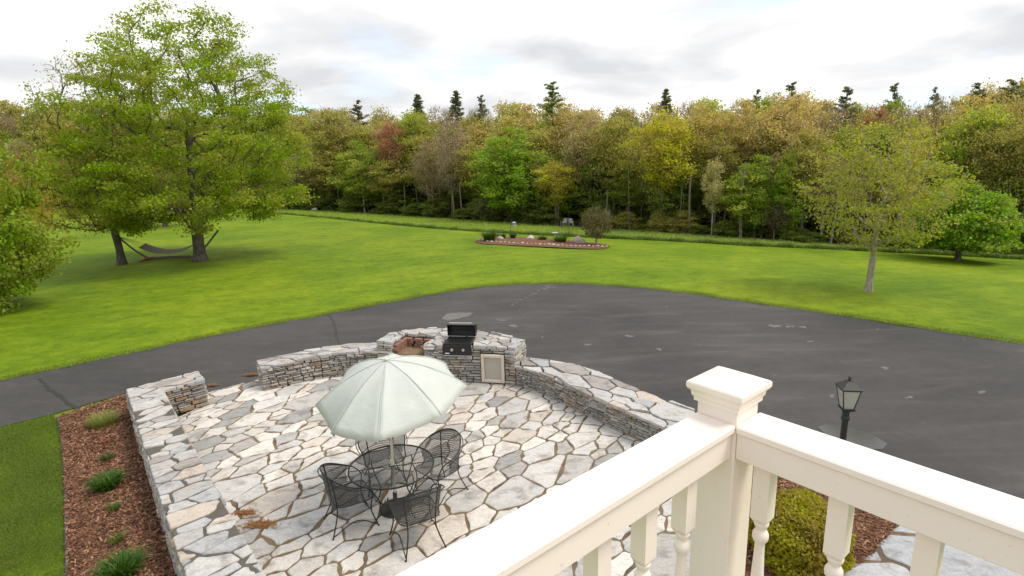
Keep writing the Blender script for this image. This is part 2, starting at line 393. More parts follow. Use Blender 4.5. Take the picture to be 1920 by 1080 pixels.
M_GLASS = glass_material()
def canopy_material():
    mt, t, b = new_mat('canopy_fabric'); v = coords(t, 'Object', (1, 1, 1))
    w = t.nodes.new('ShaderNodeTexWave'); w.inputs['Scale'].default_value = 9; w.inputs['Distortion'].default_value = 5; w.inputs['Detail'].default_value = 3; w.bands_direction = 'Z'
    t.links.new(v, w.inputs['Vector'])
    n = noise(t, v, 5, 5, 0.6)
    c = mixc(t, n, (0.70, 0.72, 0.695), (0.83, 0.84, 0.82)); c = mixc(t, 0.5, c, ramp(t, noise(t, v, 2.2, 6, 0.65, 0.5), [(0.35, (0.88, 0.9, 0.88)), (0.6, (1, 1, 1))]), 'MULTIPLY')
    t.links.new(c, b.inputs['Base Color']); b.inputs['Roughness'].default_value = 0.75; b.inputs['Specular IOR Level'].default_value = 0.2
    t.links.new(bump(t, noise(t, coords(t, 'Object', (3, 3, 12)), 2.0, 4, 0.6, 0.6), 0.35, 0.02), b.inputs['Normal'])
    tr = t.nodes.new('ShaderNodeBsdfTranslucent'); tr.inputs['Color'].default_value = (0.72, 0.76, 0.70, 1)
    ms = t.nodes.new('ShaderNodeMixShader'); ms.inputs[0].default_value = 0.36
    t.links.new(b.outputs[0], ms.inputs[1]); t.links.new(tr.outputs[0], ms.inputs[2]); t.links.new(ms.outputs[0], t.nodes['Material Output'].inputs['Surface'])
    return mt
M_CANOPY = canopy_material()
def water_material():
    mt, t, b = new_mat('puddle_water'); b.inputs['Base Color'].default_value = (0.03, 0.03, 0.035, 1); b.inputs['Roughness'].default_value = 0.12
    b.inputs['Specular IOR Level'].default_value = 0.8
    b.inputs['IOR'].default_value = 1.5; return mt
M_WATER = water_material()

# ------------------------------------------------------------------ polygons
def clip_half(poly, p, n):
    """keep the side where (q-p).n <= 0"""
    res = []; k = len(poly)
    for i in range(k):
        a = poly[i]; b = poly[(i + 1) % k]
        da = (a[0] - p[0]) * n[0] + (a[1] - p[1]) * n[1]; db = (b[0] - p[0]) * n[0] + (b[1] - p[1]) * n[1]
        if da <= 0: res.append(a)
        if (da < 0 < db) or (db < 0 < da):
            t = da / (da - db); res.append((a[0] + t * (b[0] - a[0]), a[1] + t * (b[1] - a[1])))
    return res
def area(poly):
    return 0.5 * sum(poly[i][0] * poly[(i + 1) % len(poly)][1] - poly[(i + 1) % len(poly)][0] * poly[i][1] for i in range(len(poly)))
def inside(poly, x, y):
    c = False; j = len(poly) - 1
    for i in range(len(poly)):
        if (poly[i][1] > y) != (poly[j][1] > y) and x < (poly[j][0] - poly[i][0]) * (y - poly[i][1]) / (poly[j][1] - poly[i][1] + 1e-12) + poly[i][0]: c = not c
        j = i
    return c
def crazy_paving(poly, spacing, joint, rg, stretch=(1, 1), ang=0.0, tries=14000, dens=0.62, rough=0.012):
    """irregular stones filling poly: list of polygons"""
    P = np.asarray(poly); lo, hi = P.min(0) - spacing, P.max(0) + spacing
    cs, sn = cos(ang), sin(ang)
    def warp(q): return np.array([(q[0] * cs + q[1] * sn) / stretch[0], (-q[0] * sn + q[1] * cs) / stretch[1]])
    pts = []; W = []; R = []
    for _ in range(tries):
        q = lo + rg.random(2) * (hi - lo); w = warp(q); r = spacing * (0.42 + dens * 1.25 * rg.random() ** 1.6)
        if W:
            d = np.linalg.norm(np.array(W) - w, axis=1)
            if (d < 0.5 * (r + np.array(R))).any(): continue
        pts.append(q); W.append(w); R.append(r)
    pts = np.array(pts); W = np.array(W); R = np.array(R); out_ = []
    for i in range(len(pts)):
        if not (inside(poly, *pts[i])) and min(np.linalg.norm(P - pts[i], axis=1)) > spacing * 2.5: continue
        d = np.linalg.norm(W - W[i], axis=1); idx = np.argsort(d)[1:22]
        cell = [tuple(p) for p in poly]
        for j in idx:
            t_ = 0.5 + 0.42 * (R[i] - R[j]) / (R[i] + R[j])
            mid = pts[i] * (1 - t_) + pts[j] * t_
            # bisector direction in warped space mapped back
            dw = W[j] - W[i]; nvec = np.array([dw[0] / stretch[0] * cs - dw[1] / stretch[1] * sn, dw[0] / stretch[0] * sn + dw[1] / stretch[1] * cs])
            nvec = nvec / np.linalg.norm(nvec)
            ja = random.gauss(0, 0.10) * 0
            g = joint * (0.55 + 0.9 * ((hash((min(i, j), max(i, j))) % 1000) / 1000.0)) * 0.5
            cell = clip_half(cell, mid - nvec * g, nvec)
            if len(cell) < 3: break
        if len(cell) < 3 or abs(area(cell)) < (0.08 * spacing) ** 2 * 3: continue
        if area(cell) < 0: cell = cell[::-1]
        # remove tiny edges, then split each edge and roughen it
        q = [cell[0]]
        for p in cell[1:]:
            if math.hypot(p[0] - q[-1][0], p[1] - q[-1][1]) > 0.02: q.append(p)
        if len(q) < 3: continue
        r_ = []
        for k in range(len(q)):
            a = q[k]; b = q[(k + 1) % len(q)]; prev = q[k - 1]; ln = math.hypot(b[0] - a[0], b[1] - a[1])
            cut = min(0.028, ln * 0.16) * random.uniform(0.5, 1.1)
            e = ((b[0] - a[0]) / (ln + 1e-9), (b[1] - a[1]) / (ln + 1e-9)); nn = (-e[1], e[0])
            r_.append((a[0] + e[0] * cut, a[1] + e[1] * cut))
            if ln > 0.16:
                for f_ in ((0.35, 0.68) if ln > 0.34 else (0.5,)):
                    o_ = abs(random.gauss(0, rough)); r_.append((a[0] + e[0] * ln * f_ + nn[0] * o_, a[1] + e[1] * ln * f_ + nn[1] * o_))
            r_.append((b[0] - e[0] * cut, b[1] - e[1] * cut))
        out_.append(r_)
    return out_
def stone_color(kind):
    r = random.random()
    if kind == 'flag':
        if r < 0.46: c = (0.62, 0.58, 0.535)
        elif r < 0.66: c = (0.535, 0.515, 0.495)
        elif r < 0.82: c = (0.43, 0.41, 0.385)
        elif r < 0.90: c = (0.55, 0.49, 0.43)
        else: c = (0.33, 0.32, 0.31)
        k = random.uniform(0.88, 1.14)
    elif kind == 'cap':
        if r < 0.5: c = (0.46, 0.445, 0.425)
        elif r < 0.75: c = (0.40, 0.398, 0.40)
        elif r < 0.9: c = (0.33, 0.30, 0.28)
        else: c = (0.50, 0.43, 0.37)
        k = random.uniform(0.9, 1.15)
    else:
        if r < 0.42: c = (0.40, 0.375, 0.345)
        elif r < 0.70: c = (0.31, 0.295, 0.285)
        elif r < 0.84: c = (0.44, 0.385, 0.315)
        elif r < 0.93: c = (0.50, 0.47, 0.43)
        else: c = (0.40, 0.285, 0.19)
        k = random.uniform(0.8, 1.18)
    return tuple(x * k for x in c)

# ------------------------------------------------------------------ ground sheets
def grid_sheet(name, xs, ys, zf, mat):
    X, Y = np.meshgrid(xs, ys); Z = zf(X, Y); v = np.stack([X.ravel(), Y.ravel(), Z.ravel()], 1)
    nx, ny = len(xs), len(ys); i = np.arange((nx - 1) * (ny - 1)); r = i // (nx - 1); c = i % (nx - 1); a = r * nx + c
    me = fast_mesh(name, v, np.stack([a, a + 1, a + nx + 1, a + nx], 1), 4, mat, smooth=True)
    return link(bpy.data.objects.new(name, me))
def span(lo, hi, fine_lo, fine_hi, step, n_out):
    a = fine_lo - np.geomspace(1, fine_lo - lo + 1, n_out)[::-1] + 1; b = np.arange(fine_lo, fine_hi, step); c = fine_hi + np.geomspace(1, hi - fine_hi + 1, n_out) - 1
    return np.unique(np.concatenate([a, b, c]))
lawn = grid_sheet('lawn', span(-900, 900, -60, 60, 1.0, 26), span(-300, 1500, -6, 95, 1.0, 26), lambda x, y: terrain(x, y) + 0.02 * np.sin(x * 0.7) * np.cos(y * 0.5) * (np.hypot(x, y) > 24), M_LAWN)
lawn['kind'] = 'structure'

def sheet(name, pts2, z, mat, kind='structure', zf=None, parent=None):
    P = [(p[0], p[1], (zf(p[0], p[1]) if zf else z)) for p in pts2]
    o = mesh_obj(name, P, [tuple(range(len(P)))] if area([(p[0], p[1]) for p in P]) > 0 else [tuple(range(len(P)))[::-1]], mat, parent)
    if kind: o['kind'] = kind
    return o
def smooth_line(pts, step=0.35, closed=False):
    """Catmull-Rom through pts"""
    P = [np.asarray(p, float) for p in pts]; n = len(P); res = []
    for i in range(n if closed else n - 1):
        p0, p1, p2, p3 = (P[(i - 1) % n] if (i > 0 or closed) else 2 * P[0] - P[1]), P[i], P[(i + 1) % n], (P[(i + 2) % n] if (i + 2 < n or closed) else 2 * P[-1] - P[-2])
        k = max(2, int(np.linalg.norm(p2 - p1) / step))
        for j in range(k):
            t = j / k
            res.append(0.5 * ((2 * p1) + (-p0 + p2) * t + (2 * p0 - 5 * p1 + 4 * p2 - p3) * t * t + (-p0 + 3 * p1 - 3 * p2 + p3) * t ** 3))
    if not closed: res.append(P[-1])
    return res
Z_DRIVE = -0.03
far_px = [(-260, 772), (0, 714), (250, 661), (440, 621), (620, 588), (780, 558), (880, 541), (960, 534), (1040, 532), (1120, 534), (1250, 545), (1400, 566), (1600, 595), (1760, 621), (1920, 645), (2200, 690)]
drive_far = smooth_line([hit(x, y, Z_DRIVE)[:2] for x, y in far_px], 0.4)
far_edge = [p + rng.normal(0, 0.025, 2) for p in drive_far]
near_px = [(-260, 868), (0, 800), (100, 776), (240, 736)]
near = [hit(x, y, Z_DRIVE)[:2] for x, y in near_px]
right_end = [ab(-8, 19.2), ab(-8, 8.6), ab(1.4, 8.55), ab(3.6, 8.3), ab(5.0, 7.9), ab(9.0, 7.9), ab(12.0, 6.0), ab(13.55, 3.6), ab(13.9, 1.0)]
drive_poly = [tuple(p) for p in near] + [tuple(p) for p in right_end[::-1]] + [tuple(p) for p in far_edge[::-1]]
driveway = sheet('driveway', drive_poly, Z_DRIVE, M_ASPH)
bpy.context.view_layer.update()
import bmesh
bm = bmesh.new(); bm.from_mesh(driveway.data); bmesh.ops.triangulate(bm, faces=bm.faces); bm.to_mesh(driveway.data); bm.free()

def crack(pxs, w, mat, name='crack_seam'):
    P = smooth_line([hit(x, y, Z_DRIVE + 0.004)[:2] for x, y in pxs], 0.12); mb = MB(); vs_ = []; fs = []
    for i, p in enumerate(P):
        d = P[min(i + 1, len(P) - 1)] - P[max(i - 1, 0)]; d = d / (np.linalg.norm(d) + 1e-9); n_ = np.array([-d[1], d[0]])
        p = p + n_ * random.gauss(0, 0.02); ww = w * random.uniform(0.5, 1.3)
        vs_ += [(*(p + n_ * ww), Z_DRIVE + 0.004), (*(p - n_ * ww), Z_DRIVE + 0.004)]
        if i: fs.append((2 * i - 2, 2 * i - 1, 2 * i + 1, 2 * i))
    return mb.add(vs_, fs).build(name, mat, driveway)
crack([(73, 710), (92, 728), (118, 748), (146, 768)], 0.045, M_SEAL)
crack([(612, 588), (626, 602), (629, 618), (634, 640), (648, 652)], 0.03, M_SEAL)
def blob(cx, cy, rx, ry, n=22, jit=0.25):
    ph = [random.uniform(0, 2 * pi) for _ in range(4)]; res = []
    for i in range(n):
        a = 2 * pi * i / n; k = 1 + jit * (0.6 * sin(2 * a + ph[0]) + 0.5 * sin(3 * a + ph[1]) + 0.35 * sin(5 * a + ph[2])) + random.gauss(0, jit * 0.12)
        res.append((cx + rx * k * cos(a), cy + ry * k * sin(a)))
    return res
def px_patch(name, pxs, mat, dz=0.004):
    P = [hit(x, y, Z_DRIVE + dz) for x, y in pxs]
    return sheet(name, [p[:2] for p in P], Z_DRIVE + dz, mat, None, parent=driveway)
px_patch('salt_stain', [(828, 597), (838, 588), (860, 586), (888, 586), (880, 592), (858, 598), (840, 601)], M_PATCH)
for (x, y, w, h) in [(963, 611, 9, 2.2), (1452, 611, 11, 2.6), (1480, 612, 7, 2), (1505, 613, 6, 2), (1180, 630, 8, 2), (1660, 690, 8, 2.2), (1705, 745, 6, 2.4), (1236, 655, 5, 2), (1102, 646, 6, 2), (1560, 742, 6, 2.5), (1840, 735, 8, 2.5), (940, 600, 8, 1.4), (1520, 640, 6, 1.6)]:
    px_patch('salt_stain', blob(x, y, w, h, 12, 0.5), M_PATCH)
for i in range(9): px_patch('salt_stain', blob(960 + i * 8.6 + random.uniform(-2, 2), 571 - i * 4.2 + random.uniform(-.8, .8), random.uniform(2, 5), random.uniform(.6, 1.3), 10, 0.5), M_PATCH)
for i in range(16): px_patch('salt_stain', blob(random.uniform(960, 1900), random.uniform(570, 800), random.uniform(1.2, 3.5), random.uniform(.5, 1.1), 9, 0.5), M_PATCH)
puddle = px_patch('puddle', [(1533, 800), (1550, 796), (1580, 799), (1615, 808), (1645, 820), (1664, 832), (1655, 842), (1630, 842), (1600, 832), (1570, 822), (1545, 812)], M_WATER, 0.006)

# unmown meadow strip and forest floor
edge_px = [(300, 398), (480, 398), (600, 408), (760, 424), (880, 434), (1000, 441), (1180, 449), (1400, 461), (1700, 475), (1920, 487), (2150, 500)]
tree_px = [(-420, 392), (0, 392), (300, 390), (480, 391), (600, 394), (760, 404), (900, 414), (1050, 424), (1200, 434), (1300, 441), (1500, 455), (1700, 468), (1920, 481), (2200, 498)]
edge_pts = [ground(x, y) for x, y in edge_px]; treeline = [ground(x, y) for x, y in tree_px]
def tree_base(px):
    i = max(0, min(len(tree_px) - 2, next((k for k in range(len(tree_px) - 1) if tree_px[k + 1][0] >= px), len(tree_px) - 2)))
    t = (px - tree_px[i][0]) / (tree_px[i + 1][0] - tree_px[i][0]); return ground(px, tree_px[i][1] * (1 - t) + tree_px[i + 1][1] * t)
def deeper(p, m):
    d = np.array([p[0], p[1]]); d = d / np.linalg.norm(d); q = np.array([p[0], p[1]]) + d * m
    return np.array([q[0], q[1], float(terrain(*q))])
ff_v = []; ff_f = []
fl = smooth_line([p[:2] for p in treeline], 3.0)
for i, p in enumerate(fl):
    for k, mtr in enumerate((0.0, 3, 8, 16, 30, 55, 90)):
        d = p / np.linalg.norm(p); q = p + d * (mtr + (random.gauss(0, 0.35) if k == 0 else 0)); ff_v.append((q[0], q[1], float(terrain(*q)) + 0.05))
    if i:
        for k in range(6):
            a = (i - 1) * 7 + k; ff_f.append((a, a + 7, a + 8, a + 1))
ff = mesh_obj('forest_floor', ff_v, ff_f, M_LITTER, smooth=True); ff['kind'] = 'structure'

# ------------------------------------------------------------------ patio
left_inner = [ab(1.0, 1.30), ab(6.0, 1.32), ab(9.0, 1.36), ab(12.6, 1.45)]
back_base = [np.array(p) for p in [(-5.66, 11.94), (-5.1, 12.28), (-4.59, 12.56), (-3.9, 12.72), (-3.2, 12.62), (-2.3, 12.32), (-1.4, 12.14), (-0.73, 12.05), (-0.26, 11.95), (0.16, 11.75), (0.52, 11.44), (0.88, 11.0), (1.21, 10.49), (1.66, 9.88), (2.16, 9.23), (3.15, 7.98)]]
def offset_out(line, d):
    res = []
    for i, p in enumerate(line):
        t = line[min(i + 1, len(line) - 1)] - line[max(i - 1, 0)]; t = t / np.linalg.norm(t); res.append(p + np.array([-t[1], t[0]]) * (d(i) if callable(d) else d))
    return res
wall_line = smooth_line(back_base, 0.12)
patio_poly = [tuple(ab(0.9, 1.2)), tuple(ab(12.5, 1.3)), tuple(ab(12.8, 1.9)), tuple(ab(13.6, 2.0)), tuple(ab(13.65, 3.5))] + [tuple(p) for p in offset_out(wall_line[::3], 0.12)] + [tuple(ab(3.2, 7.2)), tuple(ab(2.6, 5.6)), tuple(ab(0.9, 5.4))]
patio = thing('patio', 'flagstone patio of pale irregular slabs with brown joints', 'patio'); del patio['category']; patio['kind'] = 'structure'
def big_poly(poly): return poly if area(poly) > 0 else poly[::-1]
patio_poly = big_poly(patio_poly)
bed_ = MB().prism(patio_poly, -0.12, -0.016).build('joint_bed', M_JOINT, patio)
bm = bmesh.new(); bm.from_mesh(bed_.data); bmesh.ops.triangulate(bm, faces=bm.faces); bm.to_mesh(bed_.data); bm.free()
prg = np.random.default_rng(21)
slabs = crazy_paving(patio_poly, 0.50, 0.024, prg, (1.35, 0.82), math.atan2(BX[1], BX[0]) + 0.25, tries=20000, dens=0.85, rough=0.018)
slabs = sorted(slabs, key=lambda q: -abs(area(q)))
def in_view(q):
    c = np.mean(q, 0); x, y = proj((c[0], c[1], 0)); return -150 < x < 2070 and y < 1200
slabs = [q for q in slabs if in_view(q)]
def local_prism(poly, z0, z1, name, mat, parent, color, cham=0.012, tilt=0.0):
    P = np.asarray(poly); c = P.mean(0); mb = MB().prism(P - c, z0, z1, cham, 0.002)
    o = mb.build(name, mat, parent, color=color); o.location = (c[0], c[1], 0)
    if tilt: o.rotation_euler = (random.gauss(0, tilt), random.gauss(0, tilt), 0)
    return o
for i, q in enumerate(slabs[:300]):
    local_prism(q, -0.05, random.uniform(-0.004, 0.006), 'flagstone', M_FLAG, patio, stone_color('flag'), 0.012, 0.004)
if len(slabs) > 300:
    mb = MB()
    for q in slabs[300:]: mb.prism(q, -0.05, random.uniform(-0.004, 0.004), 0.01, 0.001)
    o = mb.build('small_flagstones', M_FLAG, patio, color=(0.56, 0.53, 0.49)); o['kind'] = 'stuff'
print('slabs', len(slabs))

# ------------------------------------------------------------------ dry stone walls
def stone_block(l, h, d, chip=0.012):
    """face towards -Y, centred on x, base at z=0"""
    base = []
    for (x, z) in [(-.5, 0), (-.15, 0), (.2, 0), (.5, 0), (.5, .5), (.5, 1), (.18, 1), (-.2, 1), (-.5, 1), (-.5, .5)]:
        base.append((x * l + random.uniform(-1, 1) * min(0.012, l * .06), z * h + random.uniform(-1, 1) * min(0.008, h * .1)))
    n = len(base); cx, cz = 0, h / 2; v = []
    for (x, z) in base: v.append((x + (cx - x) * min(0.3, chip / (l / 2)), -random.uniform(0, 0.012) - 0.004, z + (cz - z) * min(0.35, chip / (h / 2))))
    for (x, z) in base: v.append((x, chip + random.uniform(0, 0.006), z))
    for (x, z) in base: v.append((x, d, z))
    f = [tuple(range(n)), tuple(range(2 * n, 3 * n))[::-1]]
    for i in range(n):
        j = (i + 1) % n; f += [(n + i, n + j, j, i), (2 * n + i, 2 * n + j, n + j, n + i)]
    return v, f
def split_rect(s0, s1, z0, z1, res, hmax, lmax, rg_=random):
    l, h = s1 - s0, z1 - z0
    hm = hmax * rg_.uniform(0.6, 1.35); lm = lmax * rg_.uniform(0.55, 1.4)
    if h > hm and (l < lm * 3.2 or h > hm * 2.2) and h > 0.06:
        c = z0 + h * rg_.uniform(0.36, 0.64); split_rect(s0, s1, z0, c, res, hmax, lmax); split_rect(s0, s1, c, z1, res, hmax, lmax)
    elif l > lm:
        c = s0 + l * rg_.uniform(0.33, 0.67); split_rect(s0, c, z0, z1, res, hmax, lmax); split_rect(c, s1, z0, z1, res, hmax, lmax)
    else: res.append((s0, s1, z0, z1))
class Line:
    def __init__(s, pts):
        s.p = np.array(pts); s.s = np.concatenate([[0], np.cumsum(np.linalg.norm(np.diff(s.p, axis=0), axis=1))]); s.len = s.s[-1]
    def at(s, t): return np.array([np.interp(t, s.s, s.p[:, 0]), np.interp(t, s.s, s.p[:, 1])])
    def tan(s, t):
        d = s.at(min(t + .06, s.len)) - s.at(max(t - .06, 0)); return d / np.linalg.norm(d)
def face_stones(line, s0, s1, z0f, z1f, parent, hmax=0.085, lmax=0.30, name='wall_stone', depth=0.13, skip=None, dark=1.0):
    """stones on the right-hand side of the line direction turned round: face looks to the line's right (-normal)"""
    rects = []; step = 1.1; s = s0
    while s < s1 - 0.01:
        e = min(s1, s + step * random.uniform(0.75, 1.25))
        if s1 - e < 0.3: e = s1
        split_rect(s, e, 0, 1, [], 1, 1) if False else None
        hh = z1f((s + e) / 2) - z0f((s + e) / 2); tmp = []
        split_rect(s, e, 0, hh, tmp, hmax, lmax); rects += [(a, b, c / hh, d_ / hh) for a, b, c, d_ in tmp]; s = e
    n = 0
    for a, b, c, d_ in rects:
        mid = (a + b) / 2; zb = z0f(mid); H = z1f(mid) - zb; zl, zh = zb + c * H, zb + d_ * H
        if skip and skip(mid, (zl + zh) / 2): continue
        gp = random.uniform(0.006, 0.02); v, f = stone_block(max(0.03, b - a - gp), max(0.018, zh - zl - gp), depth)
        o = mesh_obj(name, v, f, M_WALL, parent, color=tuple(x * dark for x in stone_color('wall')))
        p = line.at(mid); t = line.tan(mid); nrm = np.array([t[1], -t[0]])          # right of travel
        p = p + nrm * random.uniform(-0.022, 0.022)
        o.location = (p[0], p[1], zl + gp / 2); o.rotation_euler = (0, 0, math.atan2(t[1], t[0])); n += 1
    return n
def strip_poly(line, s0, s1, d0, d1, n=24):
    a = []; b = []
    for s in np.linspace(s0, s1, n):
        p = line.at(s); t = line.tan(s); nl = np.array([-t[1], t[0]])
        a.append(p + nl * (d0(s) if callable(d0) else d0)); b.append(p + nl * (d1(s) if callable(d1) else d1))
    return [tuple(p) for p in a] + [tuple(p) for p in b[::-1]]
def slab_caps(poly, z0, z1, spacing, parent, rg, joint=0.03, name='cap_stone', stretch=(1, 1), ang=0.0, kind='cap', zvar=0.012, zf=None):
    qs = crazy_paving(big_poly(poly), spacing, joint, rg, stretch, ang, tries=5000, dens=0.7, rough=0.01)
    for q in qs:
        dz = random.uniform(-zvar, zvar) + (zf(*np.mean(q, 0)) if zf else 0)
        local_prism(q, z0 + (zf(*np.mean(q, 0)) if zf else 0), z1 + dz, name, M_CAP, parent, stone_color(kind), 0.012, 0.006)
    return len(qs)
def core(name, poly, z0, z1, parent, mat=None):
    o = MB().prism(big_poly(poly), z0, z1).build(name, mat or M_CORE, parent)
    b_ = bmesh.new(); b_.from_mesh(o.data); bmesh.ops.triangulate(b_, faces=b_.faces); b_.to_mesh(o.data); b_.free(); return o
def shrink(poly, d):
    P = np.asarray(big_poly(poly)); n = len(P); res = []
    for i in range(n):
        e1 = P[i] - P[i - 1]; e2 = P[(i + 1) % n] - P[i]; e1 = e1 / (np.linalg.norm(e1) + 1e-9); e2 = e2 / (np.linalg.norm(e2) + 1e-9)
        n1 = np.array([-e1[1], e1[0]]); n2 = np.array([-e2[1], e2[0]]); m_ = n1 + n2; m_ = m_ / max(0.5, (np.linalg.norm(m_) ** 2) / 2)
        res.append(tuple(P[i] + m_ * d))
    return res
wrg = np.random.default_rng(5)

# left seat wall with its short return
ZL = 0.60
lw = thing('seat_wall', 'long low grey stone wall with crazy-paved top beside the bark mulch bed', 'stone wall', (0, 0, 0))
lo_pts = [ab(1.2, 0.60), ab(6.5, 0.62), ab(9.2, 0.70), ab(13.42, 0.86)]
li_pts = [ab(1.2, 1.30), ab(5.9, 1.30), ab(8.8, 1.33), ab(12.75, 1.43)]
ret_in = [ab(12.78, 1.43), ab(12.82, 2.19)]; ret_far = [ab(13.46, 2.21), ab(13.42, 0.86)]
full = [tuple(p) for p in lo_pts] + [tuple(ret_far[0])] + [tuple(ret_in[1])] + [tuple(p) for p in li_pts[::-1]]
core('wall_core', shrink(full, 0.06), -0.05, ZL - 0.05, lw)
Lout = Line(lo_pts[::-1])           # travelling towards the house: right-hand side looks at the mulch
face_stones(Line(lo_pts[::-1]), 0.0, Line(lo_pts).len - 3.0, lambda s: -0.06, lambda s: ZL - 0.06, lw, 0.10, 0.34)
face_stones(Line(li_pts), 6.2, Line(li_pts).len, lambda s: 0.0, lambda s: ZL - 0.06, lw, 0.11, 0.36)
face_stones(Line(ret_in), 0.02, Line(ret_in).len, lambda s: 0.0, lambda s: ZL - 0.06, lw, 0.11, 0.34, dark=0.85)
face_stones(Line([ret_in[1], ret_far[0]]), 0.0, 0.63, lambda s: 0.0, lambda s: ZL - 0.06, lw, 0.11, 0.34)
face_stones(Line(ret_far), 0.0, 1.35, lambda s: -0.03, lambda s: ZL - 0.06, lw, 0.12, 0.4)
slab_caps(full, ZL - 0.06, ZL, 0.33, lw, wrg, 0.028, stretch=(1.35, 0.75), ang=math.atan2(BX[1], BX[0]))
# pale mortar shows between the cap stones
core('mortar_bed', shrink(full, 0.02), ZL - 0.058, ZL - 0.022, lw, simple('mortar', (0.10, 0.088, 0.075), 0.95, 0.35, 9))
M_MORTAR = bpy.data.materials['mortar']

# curved back wall and long right wall share one inner line
W = Line(wall_line)
def s_of(pt): return W.s[np.argmin(np.linalg.norm(W.p - np.array(pt), axis=1))]
S_P0, S_P1 = s_of((-3.15, 12.6)), s_of((0.0, 11.84))
def zb(s): return 0.54 + 0.10 * min(1.0, s / max(0.1, S_P0))
cw = thing('curved_wall', 'short curved dry stone wall running up to the outdoor kitchen', 'stone wall')
th = 0.60
cpoly = strip_poly(W, 0.0, S_P0 + 0.05, 0.0, th)
core('wall_core', shrink(cpoly, 0.06), -0.05, 0.49, cw)
face_stones(W, 0.0, S_P0, lambda s: 0.0, lambda s: zb(s) - 0.055, cw, 0.078, 0.27)
pe = W.at(0.0); te = W.tan(0.0); ne = np.array([-te[1], te[0]])
face_stones(Line([pe + ne * th, pe]), 0.0, th, lambda s: 0.0, lambda s: 0.485, cw, 0.13, 0.4)
Wb = Line([tuple(p) for p in np.array(strip_poly(W, 0.0, S_P0 + 0.05, th, th, 30))[:30][::-1]])
face_stones(Wb, 0, Wb.len, lambda s: -0.03, lambda s: 0.5, cw, 0.13, 0.4)
slab_caps(strip_poly(W, -0.0, S_P0 + 0.02, -0.02, th + 0.02), 0.485, 0.54, 0.42, cw, wrg, 0.024, stretch=(1.5, 0.8), ang=0.35, zf=lambda x, y: 0.10 * min(1, max(0, (x + 5.9) / 2.8)))

rw = thing('patio_wall', 'long low stone wall with broad pale cap slabs between patio and driveway', 'stone wall')
thr = lambda s: 0.60 + 0.30 * min(1, max(0, (s - S_P1) / 1.2))
rpoly = strip_poly(W, S_P1 - 0.02, W.len, 0.0, thr)
core('wall_core', shrink(rpoly, 0.06), -0.05, 0.43, rw)
face_stones(W, S_P1, W.len, lambda s: 0.0, lambda s: 0.435, rw, 0.075, 0.27)
Wr = Line(np.array(strip_poly(W, S_P1 + 0.1, W.len, thr, thr, 30))[:30][::-1]); face_stones(Wr, 0, Wr.len, lambda s: -0.03, lambda s: 0.435, rw, 0.12, 0.4)
slab_caps(strip_poly(W, S_P1 - 0.02, W.len, -0.025, lambda s: thr(s) + 0.02), 0.435, 0.495, 0.54, rw, wrg, 0.026, stretch=(1.4, 0.8), ang=-0.9, kind='cap', zvar=0.018)

# outdoor kitchen pier: front line follows the arc between S_P0 and S_P1
ZP = 0.88
pier = thing('barbecue_pier', 'raised stone barbecue pier with brick fire pit built into the curved wall', 'barbecue')
front = [W.at(s) for s in np.linspace(S_P0, S_P1, 26)]
FL = Line(front); 
back_pts = [np.array(p) for p in [(-3.05, 13.28), (-2.35, 13.62), (-1.5, 13.55), (-0.6, 13.1), (0.28, 12.5)]]
pier_poly = [tuple(p) for p in front] + [tuple(p) for p in back_pts[::-1]]
Z_PIT = 0.60
core('pier_core', shrink(pier_poly, 0.06), -0.05, Z_PIT - 0.02, pier)
s_a, s_b = FL.s[np.argmin(np.abs(FL.p[:, 0] + 2.80))], FL.s[np.argmin(np.abs(FL.p[:, 0] + 2.10))]   # fire pit mouth
s_g0, s_g1 = FL.s[np.argmin(np.abs(FL.p[:, 0] + 1.62))], FL.s[np.argmin(np.abs(FL.p[:, 0] + 0.93))]
s_d0, s_d1 = FL.s[np.argmin(np.abs(FL.p[:, 0] + 0.76))], FL.s[np.argmin(np.abs(FL.p[:, 0] + 0.27))]
def pskip(s, z): return (s_a < s < s_b and z > Z_PIT - 0.05) or (s_d0 < s < s_d1 and 0.02 < z < 0.70)
face_stones(FL, 0, s_a, lambda s: 0.0, lambda s: ZP - 0.06, pier, 0.11, 0.34)
face_stones(FL, s_a, s_b, lambda s: 0.0, lambda s: Z_PIT - 0.07, pier, 0.11, 0.34)
face_stones(FL, s_b, s_d0 - 0.01, lambda s: 0.0, lambda s: ZP - 0.06, pier, 0.12, 0.36)
face_stones(FL, s_d0 - 0.01, s_d1 + 0.01, lambda s: 0.71, lambda s: ZP - 0.06, pier, 0.12, 0.36)
face_stones(FL, s_d1 + 0.01, FL.len, lambda s: 0.0, lambda s: ZP - 0.06, pier, 0.10, 0.3)
for (p_, q_) in ((back_pts[0], np.array(front[0])), (np.array(front[-1]), back_pts[-1])):
    ln = Line([p_, q_]); face_stones(ln, 0, ln.len, lambda s: 0.4, lambda s: ZP - 0.06, pier, 0.13, 0.36)
lb = Line(back_pts[::-1]); face_stones(lb, 0, lb.len, lambda s: -0.03, lambda s: ZP - 0.06, pier, 0.14, 0.42)
